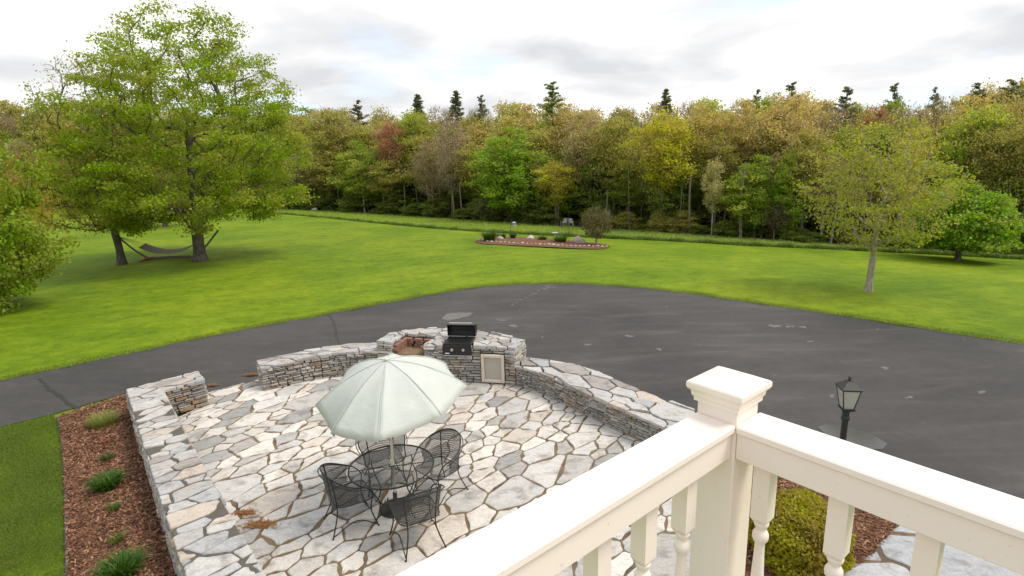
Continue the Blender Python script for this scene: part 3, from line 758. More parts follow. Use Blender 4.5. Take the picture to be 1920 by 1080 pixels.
# upper pier pieces round the pit
pa, pb = FL.at(s_a), FL.at(s_b); ta = pb - pa; ta = ta / np.linalg.norm(ta); na = np.array([-ta[1], ta[0]])
DEP = 0.66
pit = [pa, pb, pb + na * DEP, pa + na * DEP]
up_left = [front[0]] + [p for p in front if p[0] < pa[0] - 0.02] + [pa, pit[3], pit[3] + na * 0.02, back_pts[0] + np.array([0.25, 0.1]), back_pts[0]]
up_back = [pit[3] + na * 0.02, pit[2] + na * 0.02, back_pts[2] + (back_pts[1] - back_pts[2]) * 0.35, back_pts[1], back_pts[0] + np.array([0.25, 0.1])]
up_right = [pb] + [p for p in front if p[0] > pb[0] + 0.02] + back_pts[:1:-1] + [back_pts[2] + (back_pts[1] - back_pts[2]) * 0.35, pit[2] + na * 0.02]
for pol in (up_left, up_back, up_right):
    pol = [tuple(p) for p in pol]
    core('pier_core', shrink(pol, 0.035), Z_PIT - 0.02, ZP - 0.055, pier)
    slab_caps(pol, ZP - 0.06, ZP, 0.40, pier, wrg, 0.022, kind='cap', zvar=0.02)
# brick lining of the fire pit: floor ledge, two courses on three sides
def brick_obj(c, rz, z, l=0.20, w=0.095, h=0.062):
    o = MB().box((0, 0, h / 2), (l, w, h), 0, 0.006).build('brick', M_BRICK, fire, color=(1, 1, 1)); o.location = (c[0], c[1], z); o.rotation_euler = (random.gauss(0, .01), random.gauss(0, .01), rz + random.gauss(0, 0.015)); return o
fire = MB().prism([tuple(p) for p in pit], Z_PIT - 0.03, Z_PIT).build('fire_pit_floor', M_JOINT, pier)
rz = math.atan2(ta[1], ta[0]); wpit = np.linalg.norm(pb - pa)
for crs in range(3):
    z = Z_PIT + 0.004 + crs * 0.070
    for k in range(3):
        brick_obj(pit[3] + ta * (0.12 + k * (wpit - 0.02) / 3 * 1.0 + (0.04 if crs % 2 else 0)) - na * 0.055, rz, z)
        for side, q0 in ((1, pa), (-1, pb)):
            brick_obj(q0 + ta * side * 0.055 + na * (0.06 + 0.10 + k * 0.205 - (0.05 if crs % 2 else 0)), rz + pi / 2, z, 0.195)
for k in range(4): brick_obj(pa + ta * (0.09 + k * wpit / 4) + na * 0.05, rz, Z_PIT - 0.068, wpit / 4 - 0.012, 0.11, 0.064)

# ------------------------------------------------------------------ built-in grill
gp0, gp1 = FL.at(s_g0), FL.at(s_g1); tg = gp1 - gp0; wg = np.linalg.norm(tg); tg = tg / wg; ng = np.array([-tg[1], tg[0]])
gc = (gp0 + gp1) / 2
grill = thing('gas_grill', 'black built-in gas grill with its hood open and two steel knobs', 'grill', (gc[0], gc[1], 0), math.atan2(tg[1], tg[0]))
GW = 0.66
MB().box((0, 0.235, 0.825), (GW - 0.02, 0.53, 0.23), 0, 0.012).build('firebox', M_BLACKENAMEL, grill)
MB().box((0, -0.045, 0.79), (GW, 0.03, 0.225), 0, 0.008).build('control_panel', M_BLACKENAMEL, grill)
MB().box((0, -0.05, 0.663), (GW, 0.05, 0.016), 0, 0.004).build('drip_ledge', M_STEEL, grill)
for x in (-0.115, 0.145):
    k = MB(); k.tube([(x, -0.06, 0.80), (x, -0.068, 0.80)], 0.034, 14); kb = k.build('knob_bezel', M_STEEL, grill)
    MB().tube([(x, -0.068, 0.80), (x, -0.095, 0.80)], [0.024, 0.019], 12).build('knob', M_STEEL, kb)
MB().box((-0.225, -0.062, 0.715), (0.10, 0.004, 0.026)).build('badge', M_PLASTIC, grill)
g = MB()
for i in range(15): g.box((-0.29 + i * 0.0415, 0.23, 0.948), (0.012, 0.46, 0.012))
g.build('cooking_grate', M_IRON, grill)
# hood: shell standing open behind the firebox
prof = [(0.50, 0.945), (0.60, 0.98), (0.665, 1.05), (0.66, 1.14), (0.60, 1.21), (0.50, 1.24), (0.44, 1.24)]
inn = [(0.47, 0.955), (0.565, 0.99), (0.628, 1.055), (0.622, 1.13), (0.575, 1.185), (0.49, 1.215), (0.44, 1.222)]
v = []; n = len(prof)
for x in (-GW / 2 + 0.01, GW / 2 - 0.01):
    v += [(x, *p) for p in prof] + [(x, *p) for p in inn]
f = []
for i in range(n - 1):
    f.append((i, i + 1, 2 * n + i + 1, 2 * n + i)); f.append((n + i + 1, n + i, 3 * n + i, 3 * n + i + 1))
f += [(n - 1, 2 * n - 1, 4 * n - 1, 3 * n - 1), (0, 2 * n, 3 * n, n)]
hood = MB().add(v, f).build('hood', M_GRILLGREY, grill)
for sgn in (-1, 1):
    x = sgn * (GW / 2 - 0.012); pr = [(x, y, z) for y, z in prof] + [(x, 0.45, 0.96)]
    q = [(x + sgn * 0.014, y, z) for _, y, z in pr]; m_ = len(pr)
    MB().add(pr + q, [tuple(range(m_)), tuple(range(m_, 2 * m_))[::-1]] + [(i, (i + 1) % m_, m_ + (i + 1) % m_, m_ + i) for i in range(m_)]).build('hood_side', M_BLACKENAMEL, hood)
h = MB(); h.tube([(-0.27, 0.42, 1.285), (0.27, 0.42, 1.285)], 0.013, 8)
for x in (-0.25, 0.25): h.tube([(x, 0.42, 1.285), (x, 0.46, 1.235)], 0.010, 6)
h.build('hood_handle', M_STEEL, hood)

# access door
dp0, dp1 = FL.at(s_d0), FL.at(s_d1); td = dp1 - dp0; wd = np.linalg.norm(td); td = td / wd; dc = (dp0 + dp1) / 2
door = thing('access_door', 'cream framed access door with grey mesh panel set in the barbecue pier', 'door', (dc[0], dc[1], 0), math.atan2(td[1], td[0]))
HD, z0d = 0.66, 0.035
MB().box((0, 0.03, z0d + HD / 2), (wd - 0.11, 0.03, HD - 0.11)).build('door_panel', M_PANEL, door)
for (x, z, w_, h_) in ((-wd / 2 + 0.034, z0d + HD / 2, 0.068, HD), (wd / 2 - 0.034, z0d + HD / 2, 0.068, HD), (0, z0d + 0.034, wd - 0.14, 0.068), (0, z0d + HD - 0.034, wd - 0.14, 0.068)):
    MB().box((x, -0.005, z), (w_, 0.06, h_), 0, 0.008).build('door_frame', M_CREAM, door)
MB().tube([(-wd / 2 + 0.035, -0.035, z0d + HD * 0.52), (-wd / 2 + 0.035, -0.065, z0d + HD * 0.52)], 0.014, 10).build('door_knob', M_STEEL, door)

# ------------------------------------------------------------------ wrought iron furniture
TC = np.array([-1.80, 7.36])
def wire_disc(mb, R, z, step=0.017, w=0.0030):
    for ang in (radians(32), radians(-32)):
        d = np.array([cos(ang), sin(ang)]); n_ = np.array([-d[1], d[0]])
        for o in np.arange(-R + step, R, step):
            hl = math.sqrt(max(0, R * R - o * o))
            a = n_ * o - d * hl; b = n_ * o + d * hl
            mb.add([(*(a - n_ * w), z), (*(b - n_ * w), z), (*(b + n_ * w), z), (*(a + n_ * w), z)], [(0, 1, 2, 3)])
        z += 0.003
def circle(R, z, n=40, c=(0, 0)): return [(c[0] + R * cos(2 * pi * i / n), c[1] + R * sin(2 * pi * i / n), z) for i in range(n)]
table = thing('patio_table', 'round black wrought iron table with see-through mesh top under the umbrella', 'table', (TC[0], TC[1], 0), 0.2)
RT = 0.60
mb = MB(); wire_disc(mb, RT, 0.715); mb.build('mesh_top', M_IRONMESH, table)
MB().tube(circle(RT, 0.718, 56), 0.012, 7, True).build('rim', M_IRON, table)
mb = MB()
for a in (0, pi / 2): mb.tube([(RT * cos(a), RT * sin(a), 0.706), (RT * 0.06 * cos(a), RT * .06 * sin(a), 0.706)], 0.007, 5); mb.tube([(-RT * cos(a), -RT * sin(a), 0.706), (-RT * 0.06 * cos(a), -RT * .06 * sin(a), 0.706)], 0.007, 5)
mb.tube(circle(0.035, 0.718, 16), 0.008, 6, True); mb.build('top_brace', M_IRON, table)
for k in range(4):
    a = pi / 4 + k * pi / 2; e = np.array([cos(a), sin(a)])
    P = [(*(e * r), z) for r, z in ((0.40, 0.70), (0.42, 0.60), (0.34, 0.42), (0.27, 0.28), (0.31, 0.12), (0.40, 0.0))]
    MB().tube(smooth_line([np.array(p) for p in P], 0.05), 0.0095, 6).build('leg', M_IRON, table)
mb = MB(); mb.tube(circle(0.275, 0.27, 30), 0.007, 5, True); mb.build('lower_ring', M_IRON, table)

def chair(rot, dist, label, ang_off=0.0):
    d = np.array([cos(rot), sin(rot)]); p = TC + d * dist
    ch = thing('patio_chair', label, 'chair', (p[0], p[1], 0), rot + pi / 2 + ang_off, 'wrought iron chairs round the table')
    # local: faces +Y?  table lies along -d; local +Y points along -d after rotation of rot+pi/2 -> use y forward
    W2, D2, ZS = 0.27, 0.25, 0.42
    def seat_pt(u, v): # u -1..1 across, v -1..1 back to front
        r = 1.0 - 0.10 * (v < 0) * v * v
        return np.array([u * W2 * r, v * D2, ZS - 0.018 * (1 - u * u) * (1 - v * v)])
    mb = MB(); nseg = 26
    for sgn in (1, -1):
        for o in np.linspace(-1.95, 1.95, 62):
            # line v = sgn*u + o clipped to the square
            u0_, u1_ = (max(-1, -1 - o), min(1, 1 - o)) if sgn == 1 else (max(-1, o - 1), min(1, o + 1))
            if u1_ - u0_ < 0.05: continue
            us = np.linspace(u0_, u1_, 6); dv = 0.011
            for a_, b_ in zip(us[:-1], us[1:]):
                q = [seat_pt(a_, sgn * a_ + o - dv), seat_pt(b_, sgn * b_ + o - dv), seat_pt(b_, sgn * b_ + o + dv), seat_pt(a_, sgn * a_ + o + dv)]; mb.add(q, [(0, 1, 2, 3)])
    mb.build('seat', M_IRONMESH, ch)
    rim = [seat_pt(cos(t) * (1 if abs(cos(t)) < .7 else 1), sin(t)) for t in np.linspace(0, 2 * pi, 4, endpoint=False)]
    rim = [seat_pt(max(-1, min(1, 1.25 * cos(t))), max(-1, min(1, 1.25 * sin(t)))) for t in np.linspace(0, 2 * pi, 32, endpoint=False)]
    MB().tube(rim, 0.008, 5, True).build('seat_rim', M_IRON, ch)
    # barrel back: arc from one arm round the back to the other
    def back_pt(t, h): # t -1..1 along the arc, h 0..1 up
        th_ = t * radians(112); rr = 0.285 + 0.06 * h
        top = 0.64 + 0.24 * (cos(t * pi / 2) ** 1.3 if abs(t) < 1 else 0)
        return np.array([rr * sin(th_), -0.02 - rr * cos(th_) * 0.95, ZS + 0.01 + (top - ZS) * h])
    mb = MB()
    for sgn in (1, -1):
        for o in np.linspace(-2.6, 2.6, 84):
            pts_ = []
            for h in np.linspace(0, 1, 8):
                t = o + sgn * (h - 0.5) * 0.42
                pts_.append((t * 0.42 * 1.0, h))
            for (t0, h0), (t1, h1) in zip(pts_[:-1], pts_[1:]):
                if abs(t0) > 0.92 or abs(t1) > 0.92: continue
                dt = 0.0056
                mb.add([back_pt(t0 - dt, h0), back_pt(t0 + dt, h0), back_pt(t1 + dt, h1), back_pt(t1 - dt, h1)], [(0, 1, 2, 3)])
    mb.build('backrest', M_IRONMESH, ch)
    arc = [back_pt(t, 1.0) for t in np.linspace(-1, 1, 26)]
    MB().tube(arc, 0.009, 6).build('top_hoop', M_IRON, ch)
    arc2 = [back_pt(t, 0.93) * np.array([1.10, 1.10, 1.0]) + np.array([0, 0, -0.005]) for t in np.linspace(-1, 1, 26)]
    MB().tube(arc2, 0.0075, 5).build('outer_hoop', M_IRON, ch)
    for sx in (-1, 1):
        a0 = arc[0] if sx < 0 else arc[-1]
        MB().tube(smooth_line([np.array(a0), np.array((sx * 0.30, 0.17, 0.60)), np.array((sx * 0.295, 0.235, 0.50)), np.array((sx * 0.26, 0.22, ZS)), np.array((sx * 0.25, 0.20, 0.24)), np.array((sx * 0.29, 0.27, 0.0))], 0.05), 0.009, 6).build('leg', M_IRON, ch)
        MB().tube(smooth_line([back_pt(sx * 0.36, 1.0), back_pt(sx * 0.36, 0.0), np.array((sx * 0.19, -0.24, 0.25)), np.array((sx * 0.26, -0.33, 0.0))], 0.05), 0.009, 6).build('leg', M_IRON, ch)
        MB().tube(smooth_line([np.array((sx * 0.285, 0.26, 0.03)), np.array((sx * 0.24, 0.0, 0.15)), np.array((sx * 0.255, -0.32, 0.03))], 0.06), 0.0075, 5).build('side_stretcher', M_IRON, ch)
    MB().tube(smooth_line([np.array((-0.25, 0.2, 0.24)), np.array((0, 0.14, 0.30)), np.array((0.25, 0.2, 0.24))], 0.06), 0.0065, 5).build('stretcher', M_IRON, ch)
    for sx in (-1, 1):
        for sy, yy in ((1, 0.27), (-1, -0.33)): MB().lathe([(0.013, 0), (0.014, 0.008), (0.009, 0.02)], (sx * (0.29 if sy > 0 else 0.26), yy, 0), 8).build('foot_glide', M_IRON, ch)
    ch.scale = (1.04, 1.04, 1.03)
    return ch
chair(radians(203), 0.60, 'black mesh iron chair on the mulch bed side of the round table', 0.12)
chair(radians(-57), 0.80, 'black mesh iron chair with its back turned to the white deck railing', -0.1)
chair(radians(33), 0.72, 'black mesh iron chair standing on the patio wall side of the round table', 0.25)
chair(radians(112), 0.80, 'black mesh iron chair between the round table and the fire pit', 0.0)

# umbrella
UC = np.array([TC[0] + 0.01, TC[1] + 0.02])
umb = thing('patio_umbrella', 'pale green patio umbrella with drooping canopy over the iron table', 'umbrella', (UC[0], UC[1], 0))
UR = 1.10
MB().tube([(0, 0, 0.05), (0.01, 0.005, 1.2), (0.04, -0.02, 2.30)], 0.019, 10).build('pole', M_POLE, umb)
MB().lathe([(0.20, 0.0), (0.235, 0.012), (0.235, 0.03), (0.20, 0.055), (0.12, 0.085), (0.05, 0.105), (0.032, 0.12), (0.03, 0.28)], (0, 0, 0), 28).build('weighted_base', M_IRON, umb, True)
MB().lathe([(0.026, 0.70), (0.03, 0.70), (0.03, 0.80), (0.024, 0.80)], (0, 0, 0), 12).build('pole_sleeve', M_POLE, umb)
apex = np.array([0.04, -0.02, 2.315])
az = [radians(-86 + 45 * k) for k in range(8)]
tz = [1.66, 1.80, 1.88, 1.93, 1.95, 1.88, 1.70, 1.60]
tr_ = [1.08, 1.10, 1.10, 1.10, 1.08, 1.06, 1.02, 0.94]
tips = [np.array([cos(a) * r_ + 0.03, sin(a) * r_, z]) for a, r_, z in zip(az, tr_, tz)]
NU, NV = 9, 12
def rib(k, t):
    p = apex * (1 - t) + tips[k % 8] * t; p = p.copy(); p[2] += 0.10 * sin(pi * t) ** 0.8 * (0.9 if t < 1 else 0); return p
v = []; f = []
for k in range(8):
    base = len(v)
    for j in range(NV + 1):
        t = j / NV
        for i in range(NU + 1):
            u = i / NU; p = rib(k, t) * (1 - u) + rib(k + 1, t) * u
            sag = 4 * u * (1 - u); p = p.copy(); p[2] -= 0.05 * sag * t ** 1.5 - 0.012 * sin(14 * u + 3 * k) * t * t * sin(pi * u); c_ = np.array([apex[0], apex[1]]); p[:2] = c_ + (p[:2] - c_) * (1 - 0.03 * sag * t ** 3)
            if k == 6: p[2] -= 0.20 * sag * t ** 4; p[:2] = c_ + (p[:2] - c_) * (1 - 0.10 * sag * t ** 4)     # loose panel hanging in
            p[2] += 0.006 * sin(9 * u + 13 * t + k) * t
            v.append(tuple(p))
    for j in range(NV):
        for i in range(NU):
            a = base + j * (NU + 1) + i; f.append((a, a + NU + 1, a + NU + 2, a + 1))
    # hanging hem
can = mesh_obj('canopy', v, f, M_CANOPY, umb, smooth=True)
md = can.modifiers.new('thickness', 'SOLIDIFY'); md.thickness = 0.003
for k in range(8):
    MB().tube([rib(k, t) - np.array([0, 0, 0.012]) for t in np.linspace(0.02, 1, 9)], 0.006, 5).build('rib', M_POLE, umb)
    seam = [rib(k, t) + np.array([0, 0, 0.006]) for t in np.linspace(0.03, 0.98, 12)]
    MB().tube(seam, 0.0045, 4).build('seam', M_CANOPY, can)
    MB().tube([(0.03, -0.01, 1.72), tuple(rib(k, 0.5) - np.array([0, 0, 0.015]))], 0.005, 5).build('strut', M_POLE, umb)
MB().lathe([(0.02, 0), (0.032, 0.01), (0.03, 0.028), (0.012, 0.045)], tuple(apex + np.array([0, 0, 0.0])), 10).build('finial', M_POLE, umb)

# ------------------------------------------------------------------ deck railing
D = 0.80; Z_RT = CAM_H - D; LA, RB = 0.835, 1.5626
RZ_A = math.atan2(AX[1], AX[0])            # local x along A axis, local y then points along -B
rail = thing('deck_railing', 'cream white wooden deck railing with turned balusters and capped corner post', 'railing')
Z_DECK = Z_RT - 0.95
def rbox(name, ca, cb, z0, z1, la, lb, bev=0.004, parent=rail, mat=M_WHITE):
    c = ab(ca, cb); return MB().box((c[0], c[1], (z0 + z1) / 2), (la, lb, z1 - z0), RZ_A, bev).build(name, mat, parent)
PW = 0.066
post = rbox('corner_post', LA, RB, Z_DECK - 0.15, 4.262, 2 * PW, 2 * PW, 0.004)
def sq_lathe(name, ca, cb, prof, parent, mat=M_WHITE):
    c = ab(ca, cb); mb = MB(); n_ = len(prof); cs, sn = cos(RZ_A), sin(RZ_A)
    for w, z in prof:
        for x, y in ((-1, -1), (1, -1), (1, 1), (-1, 1)): mb.v.append((c[0] + (x * cs - y * sn) * w, c[1] + (x * sn + y * cs) * w, z))
    for i in range(n_ - 1):
        for j in range(4): mb.f.append((i * 4 + j, i * 4 + (j + 1) % 4, (i + 1) * 4 + (j + 1) % 4, (i + 1) * 4 + j))
    mb.f.append((3, 2, 1, 0)); mb.f.append(tuple((n_ - 1) * 4 + j for j in range(4)))
    return mb.build(name, mat, parent)
sq_lathe('post_cap', LA, RB, [(0.067, 4.238), (0.074, 4.240), (0.074, 4.250), (0.079, 4.258), (0.081, 4.272), (0.084, 4.276), (0.089, 4.280), (0.092, 4.287), (0.092, 4.300), (0.088, 4.305), (0.050, 4.322), (0.0, 4.338)], post)
def rail_bar(name, along, z0, z1, w, c0, c1, mat=M_WHITE, bev=0.004):
    if along == 'B': return rbox(name, LA, (c0 + c1) / 2, z0, z1, w, abs(c1 - c0), bev)
    return rbox(name, (c0 + c1) / 2, RB, z0, z1, abs(c1 - c0), w, bev)
for along, c0, c1, wt in (('B', RB - PW - 0.001, -1.5, 0.133), ('A', LA - PW - 0.001, -2.2, 0.145)):
    rail_bar('top_rail', along, Z_RT - 0.026, Z_RT, wt, c0, c1, bev=0.005)
    rail_bar('sub_rail', along, Z_RT - 0.112, Z_RT - 0.027, wt - 0.022, c0, c1, bev=0.003)
    rail_bar('bottom_rail', along, Z_DECK + 0.07, Z_DECK + 0.13, 0.07, c0, c1)
def baluster():
    mb = MB(); w = 0.0255; zt, zb_ = Z_RT - 0.113, Z_DECK + 0.131; zs, ze = 3.895, zb_ + 0.18
    P = []
    for z, ww in ((zt, w), (zs, w), (zs - 0.012, w * 0.78)): P.append((z, ww))
    cs, sn = cos(RZ_A), sin(RZ_A)
    def sq(zl):
        o = len(mb.v)
        for z, ww in zl:
            for x, y in ((-1, -1), (1, -1), (1, 1), (-1, 1)): mb.v.append(((x * cs - y * sn) * ww, (x * sn + y * cs) * ww, z))
        for i in range(len(zl) - 1):
            for j in range(4): mb.f.append((o + i * 4 + j, o + (i + 1) * 4 + j, o + (i + 1) * 4 + (j + 1) % 4, o + i * 4 + (j + 1) % 4))
        mb.f.append((o, o + 1, o + 2, o + 3)); e = o + 4 * (len(zl) - 1); mb.f.append((e + 3, e + 2, e + 1, e))
    sq(P); sq([(ze + 0.012, w * 0.78), (ze, w), (zb_, w)])
    turn = [(0.0215, zs - 0.013), (0.0225, zs - 0.020), (0.0205, zs - 0.028), (0.0155, zs - 0.037), (0.0148, zs - 0.042), (0.018, zs - 0.046), (0.0235, zs - 0.056), (0.0245, zs - 0.066), (0.022, zs - 0.078), (0.016, zs - 0.088), (0.0145, zs - 0.094),
            (0.0155, zs - 0.13), (0.0185, zs - 0.20), (0.0225, zs - 0.28), (0.0245, zs - 0.35), (0.023, ze + 0.10), (0.016, ze + 0.05), (0.0148, ze + 0.045), (0.0225, ze + 0.03), (0.0215, ze + 0.0125)]
    mb.lathe(turn[::-1], (0, 0, 0), 18)
    return mb
b0 = baluster().build('baluster', M_WHITE, rail); b0.data.polygons.foreach_set('use_smooth', [len(p.vertices) == 4 and max(b0.data.vertices[i].co.z for i in p.vertices) < 3.883 for p in b0.data.polygons])
spots = [(a_, RB) for a_ in (0.700, 0.487, 0.284, 0.081, -0.122, -0.325, -0.528, -0.73, -0.935, -1.14, -1.34, -1.54, -1.745, -1.95)] + [(LA, b_) for b_ in (1.343, 1.149, 0.955, 0.761, 0.567, 0.373, 0.18, -0.014, -0.208, -0.402, -0.596, -0.79, -0.984, -1.178, -1.37)]
for i, (a_, b_) in enumerate(spots):
    o = b0 if i == 0 else b0.copy()
    if i: link(o, rail)
    c = ab(a_, b_); o.location = (c[0], c[1], 0)
deck = thing('deck', 'raised wooden deck floor carrying the white railing', 'deck')
M_DECK = simple('deck_boards', (0.36, 0.32, 0.27), 0.75, 0.15, 5)
for k in range(22):
    b_ = RB + 0.06 - k * 0.145; rbox('deck_board', (LA + 0.07 - 3.2) / 2, b_ - 0.07, Z_DECK - 0.03, Z_DECK, LA + 0.07 + 3.2, 0.138, 0.003, deck, M_DECK)
rbox('rim_joist', (LA + 0.07 - 3.2) / 2, RB - 0.02, Z_DECK - 0.26, Z_DECK - 0.032, LA + 0.07 + 3.2, 0.04, 0.003, deck, M_WHITE)
rbox('rim_joist', LA - 0.02, RB - 1.7, Z_DECK - 0.26, Z_DECK - 0.032, 0.04, 3.2, 0.003, deck, M_WHITE)
rbox('support_post', LA - 0.12, RB - 0.12, -0.03, Z_DECK - 0.032, 0.13, 0.13, 0.004, deck, M_WHITE)

# ------------------------------------------------------------------ lamp post
LP = hit(1594, 706, 2.15); lx, ly = LP[0], LP[1]
lamp = thing('lamp_post', 'black lamp post with a four-sided glass lantern in the mulch bed', 'street lamp', (lx, ly, 0), radians(-8))
MB().tube([(0, 0, -0.05), (0, 0, 1.62)], 0.038, 14).build('post', M_IRON, lamp)
MB().lathe([(0.05, 0), (0.05, 0.03), (0.041, 0.05), (0.041, 0.09), (0.048, 0.10), (0.03, 0.13)], (0, 0, 1.56), 14).build('collar', M_IRON, lamp)
def frustum(mb, w0, z0, w1, z1):
    return mb.add([(x * w0, y * w0, z0) for x, y in ((-1, -1), (1, -1), (1, 1), (-1, 1))] + [(x * w1, y * w1, z1) for x, y in ((-1, -1), (1, -1), (1, 1), (-1, 1))], [(3, 2, 1, 0), (4, 5, 6, 7)] + [(i, (i + 1) % 4, 4 + (i + 1) % 4, 4 + i) for i in range(4)])
mb = MB(); frustum(mb, 0.05, 1.685, 0.078, 1.71); frustum(mb, 0.078, 1.711, 0.082, 1.728); mb.build('lantern_base', M_IRON, lamp)
zb0, zt0, wb0, wt0 = 1.729, 1.985, 0.062, 0.104
for sx, sy in ((-1, -1), (1, -1), (1, 1), (-1, 1)):
    MB().tube([(sx * wb0, sy * wb0, zb0), (sx * wt0, sy * wt0, zt0)], 0.0075, 4).build('lantern_bar', M_IRON, lamp)
for q in range(4):
    a = q * pi / 2; cs, sn = cos(a), sin(a)
    R_ = lambda x, y: (x * cs - y * sn, x * sn + y * cs)
    P = [(*R_(-wb0 + .006, -wb0), zb0), (*R_(wb0 - .006, -wb0), zb0), (*R_(wt0 - .006, -wt0), zt0), (*R_(-wt0 + .006, -wt0), zt0)]
    Q = [(*R_(-wb0 + .006, -wb0 + .003), zb0), (*R_(wb0 - .006, -wb0 + .003), zb0), (*R_(wt0 - .006, -wt0 + .003), zt0), (*R_(-wt0 + .006, -wt0 + .003), zt0)]
    MB().add(P + Q, [(0, 1, 2, 3), (7, 6, 5, 4)] + [(i, i + 4, (i + 1) % 4 + 4, (i + 1) % 4) for i in range(4)]).build('glass_pane', M_GLASS, lamp)
mb = MB(); frustum(mb, 0.114, 1.986, 0.121, 2.006); frustum(mb, 0.121, 2.007, 0.040, 2.085); frustum(mb, 0.040, 2.086, 0.028, 2.10); mb.build('lantern_roof', M_IRON, lamp)
MB().lathe([(0.014, 2.10), (0.022, 2.112), (0.012, 2.126), (0.020, 2.134), (0.018, 2.146), (0.004, 2.156)], (0, 0, 0), 10).build('finial', M_IRON, lamp)
for x in (-0.03, 0.0, 0.03): MB().tube([(x, 0.008 * (x != 0), 1.73), (x, 0.008 * (x != 0), 1.85)], 0.009, 8).build('candle', M_BULB, lamp)

# ------------------------------------------------------------------ trees
def grow(rg, trunk, tips, bf=0.30, seg=0.5, wig=0.05, lift=0.25):
    """connects tips to the nearest suitable node (distance + bf*path length); trunk: list of points from the ground up"""
    cap = len(trunk) + int(len(tips) * 14) + 50
    pos = np.zeros((cap, 3)); par = np.full(cap, -1); pl = np.zeros(cap); n = 0
    for i, p in enumerate(trunk):
        pos[n] = p; par[n] = n - 1
        pl[n] = (pl[n - 1] + np.linalg.norm(pos[n] - pos[n - 1])) if i else 0; n += 1
    n_tr = n; lowok = max(1, int(n_tr * 0.35))
    order = np.argsort([np.min(np.linalg.norm(pos[:n_tr] - t, axis=1)) for t in tips]); tip_ids = []
    fork = trunk[min(len(trunk) - 1, lowok)][2]
    for q in order:
        t = tips[q]; d = np.linalg.norm(pos[:n] - t, axis=1)
        cost = d + bf * pl[:n] + 1.2 * np.maximum(0, pos[:n, 2] - t[2] + 0.1 * d) + 50.0 * ((np.arange(n) < n_tr) & (pos[:n, 2] < fork - 0.05))
        j = int(np.argmin(cost)); dist = d[j]; k = max(1, int(math.ceil(dist / seg)))
        if n + k >= cap: break
        pj = par[j] if par[j] >= 0 else j; dr = pos[j] - pos[pj]; dr = dr / (np.linalg.norm(dr) + 1e-9)
        ctrl = pos[j] + (dr * 0.55 + np.array([0, 0, lift])) * dist * 0.42
        prev = j
        for i in range(1, k + 1):
            s = i / k; p = (1 - s) ** 2 * pos[j] + 2 * s * (1 - s) * ctrl + s * s * t
            if i < k: p = p + rg.normal(0, wig * min(1, dist), 3) * 0.4
            pos[n] = p; par[n] = prev; pl[n] = pl[prev] + np.linalg.norm(p - pos[prev]); prev = n; n += 1
        tip_ids.append(prev)
    return pos[:n], par[:n], np.array(tip_ids), n_tr
def radii(pos, par, tip_ids, R, rt):
    n = len(pos); w = np.zeros(n); w[tip_ids] = 1.0
    haschild = np.zeros(n, bool); haschild[par[par >= 0]] = True; w[~haschild & (w == 0)] = 1.0
    for i in range(n - 1, 0, -1): w[par[i]] += w[i]
    e = math.log(max(2, w[0])) / math.log(R / rt); return rt * w ** (1 / e)
def tubes(pos, par, r, k_of=lambda r: 8 if r > 0.07 else (5 if r > 0.025 else 3), flare=None):
    V = []; Fq = []; off = 0; idx = np.arange(1, len(pos)); idx = idx[par[1:] >= 0]
    ks = np.array([k_of(r[i]) for i in idx])
    for k in np.unique(ks):
        ii = idx[ks == k]; a = pos[par[ii]]; b = pos[ii]; ra = np.minimum(r[par[ii]], r[ii] * 1.22); rb = r[ii]
        if k == 8: ra = r[par[ii]] * np.where(r[par[ii]] > r[ii] * 1.5, 0.72, 1.0)
        d = b - a; ln = np.linalg.norm(d, axis=1, keepdims=True) + 1e-9; d = d / ln
        up = np.where(np.abs(d[:, 2:3]) > 0.95, np.array([[1.0, 0.0, 0.0]]), np.array([[0.0, 0.0, 1.0]]))
        e1 = np.cross(d, up); e1 /= np.linalg.norm(e1, axis=1, keepdims=True); e2 = np.cross(d, e1)
        th = 2 * pi * np.arange(k) / k
        cir = e1[:, None] * np.cos(th)[None, :, None] + e2[:, None] * np.sin(th)[None, :, None]
        ringa = a[:, None] - (d * np.minimum(ra[:, None] * 0.3, 0.04))[:, None] + cir * ra[:, None, None]; ringb = b[:, None] + cir * rb[:, None, None]
        vv = np.concatenate([ringa, ringb], 1).reshape(-1, 3); m_ = len(ii); base = off + np.arange(m_)[:, None] * 2 * k
        j = np.arange(k); j2 = (j + 1) % k
        q = np.stack([base + j, base + j2, base + k + j2, base + k + j], 2).reshape(-1, 4)
        V.append(vv); Fq.append(q); off += len(vv)
    return np.concatenate(V), np.concatenate(Fq)
def leaves(rg, centers, clump, size, upb=0.6, elong=1.35, vals=None):
    """diamond leaf faces at centers; clump (n,) hue value per leaf"""
    n = len(centers); nm = rg.normal(0, 1, (n, 3)); nm[:, 2] += upb * 1.6; nm /= np.linalg.norm(nm, axis=1, keepdims=True)
    t = rg.normal(0, 1, (n, 3)); u = t - nm * np.sum(t * nm, 1, keepdims=True); u /= np.linalg.norm(u, axis=1, keepdims=True); w = np.cross(nm, u)
    s = size * rg.uniform(0.65, 1.3, (n, 1)); l = s * elong
    v = np.stack([centers - u * l / 2, centers + w * s / 2 - u * l * 0.06 + nm * s * .06, centers + u * l / 2, centers - w * s / 2 - u * l * 0.06 + nm * s * .06], 1).reshape(-1, 3)
    q = np.arange(4 * n).reshape(-1, 4)
    tint = np.zeros((n, 3)); tint[:, 0] = clump; tint[:, 1] = rg.random(n) if vals is None else vals; tint = np.repeat(tint, 4, 0)
    return v, q, tint
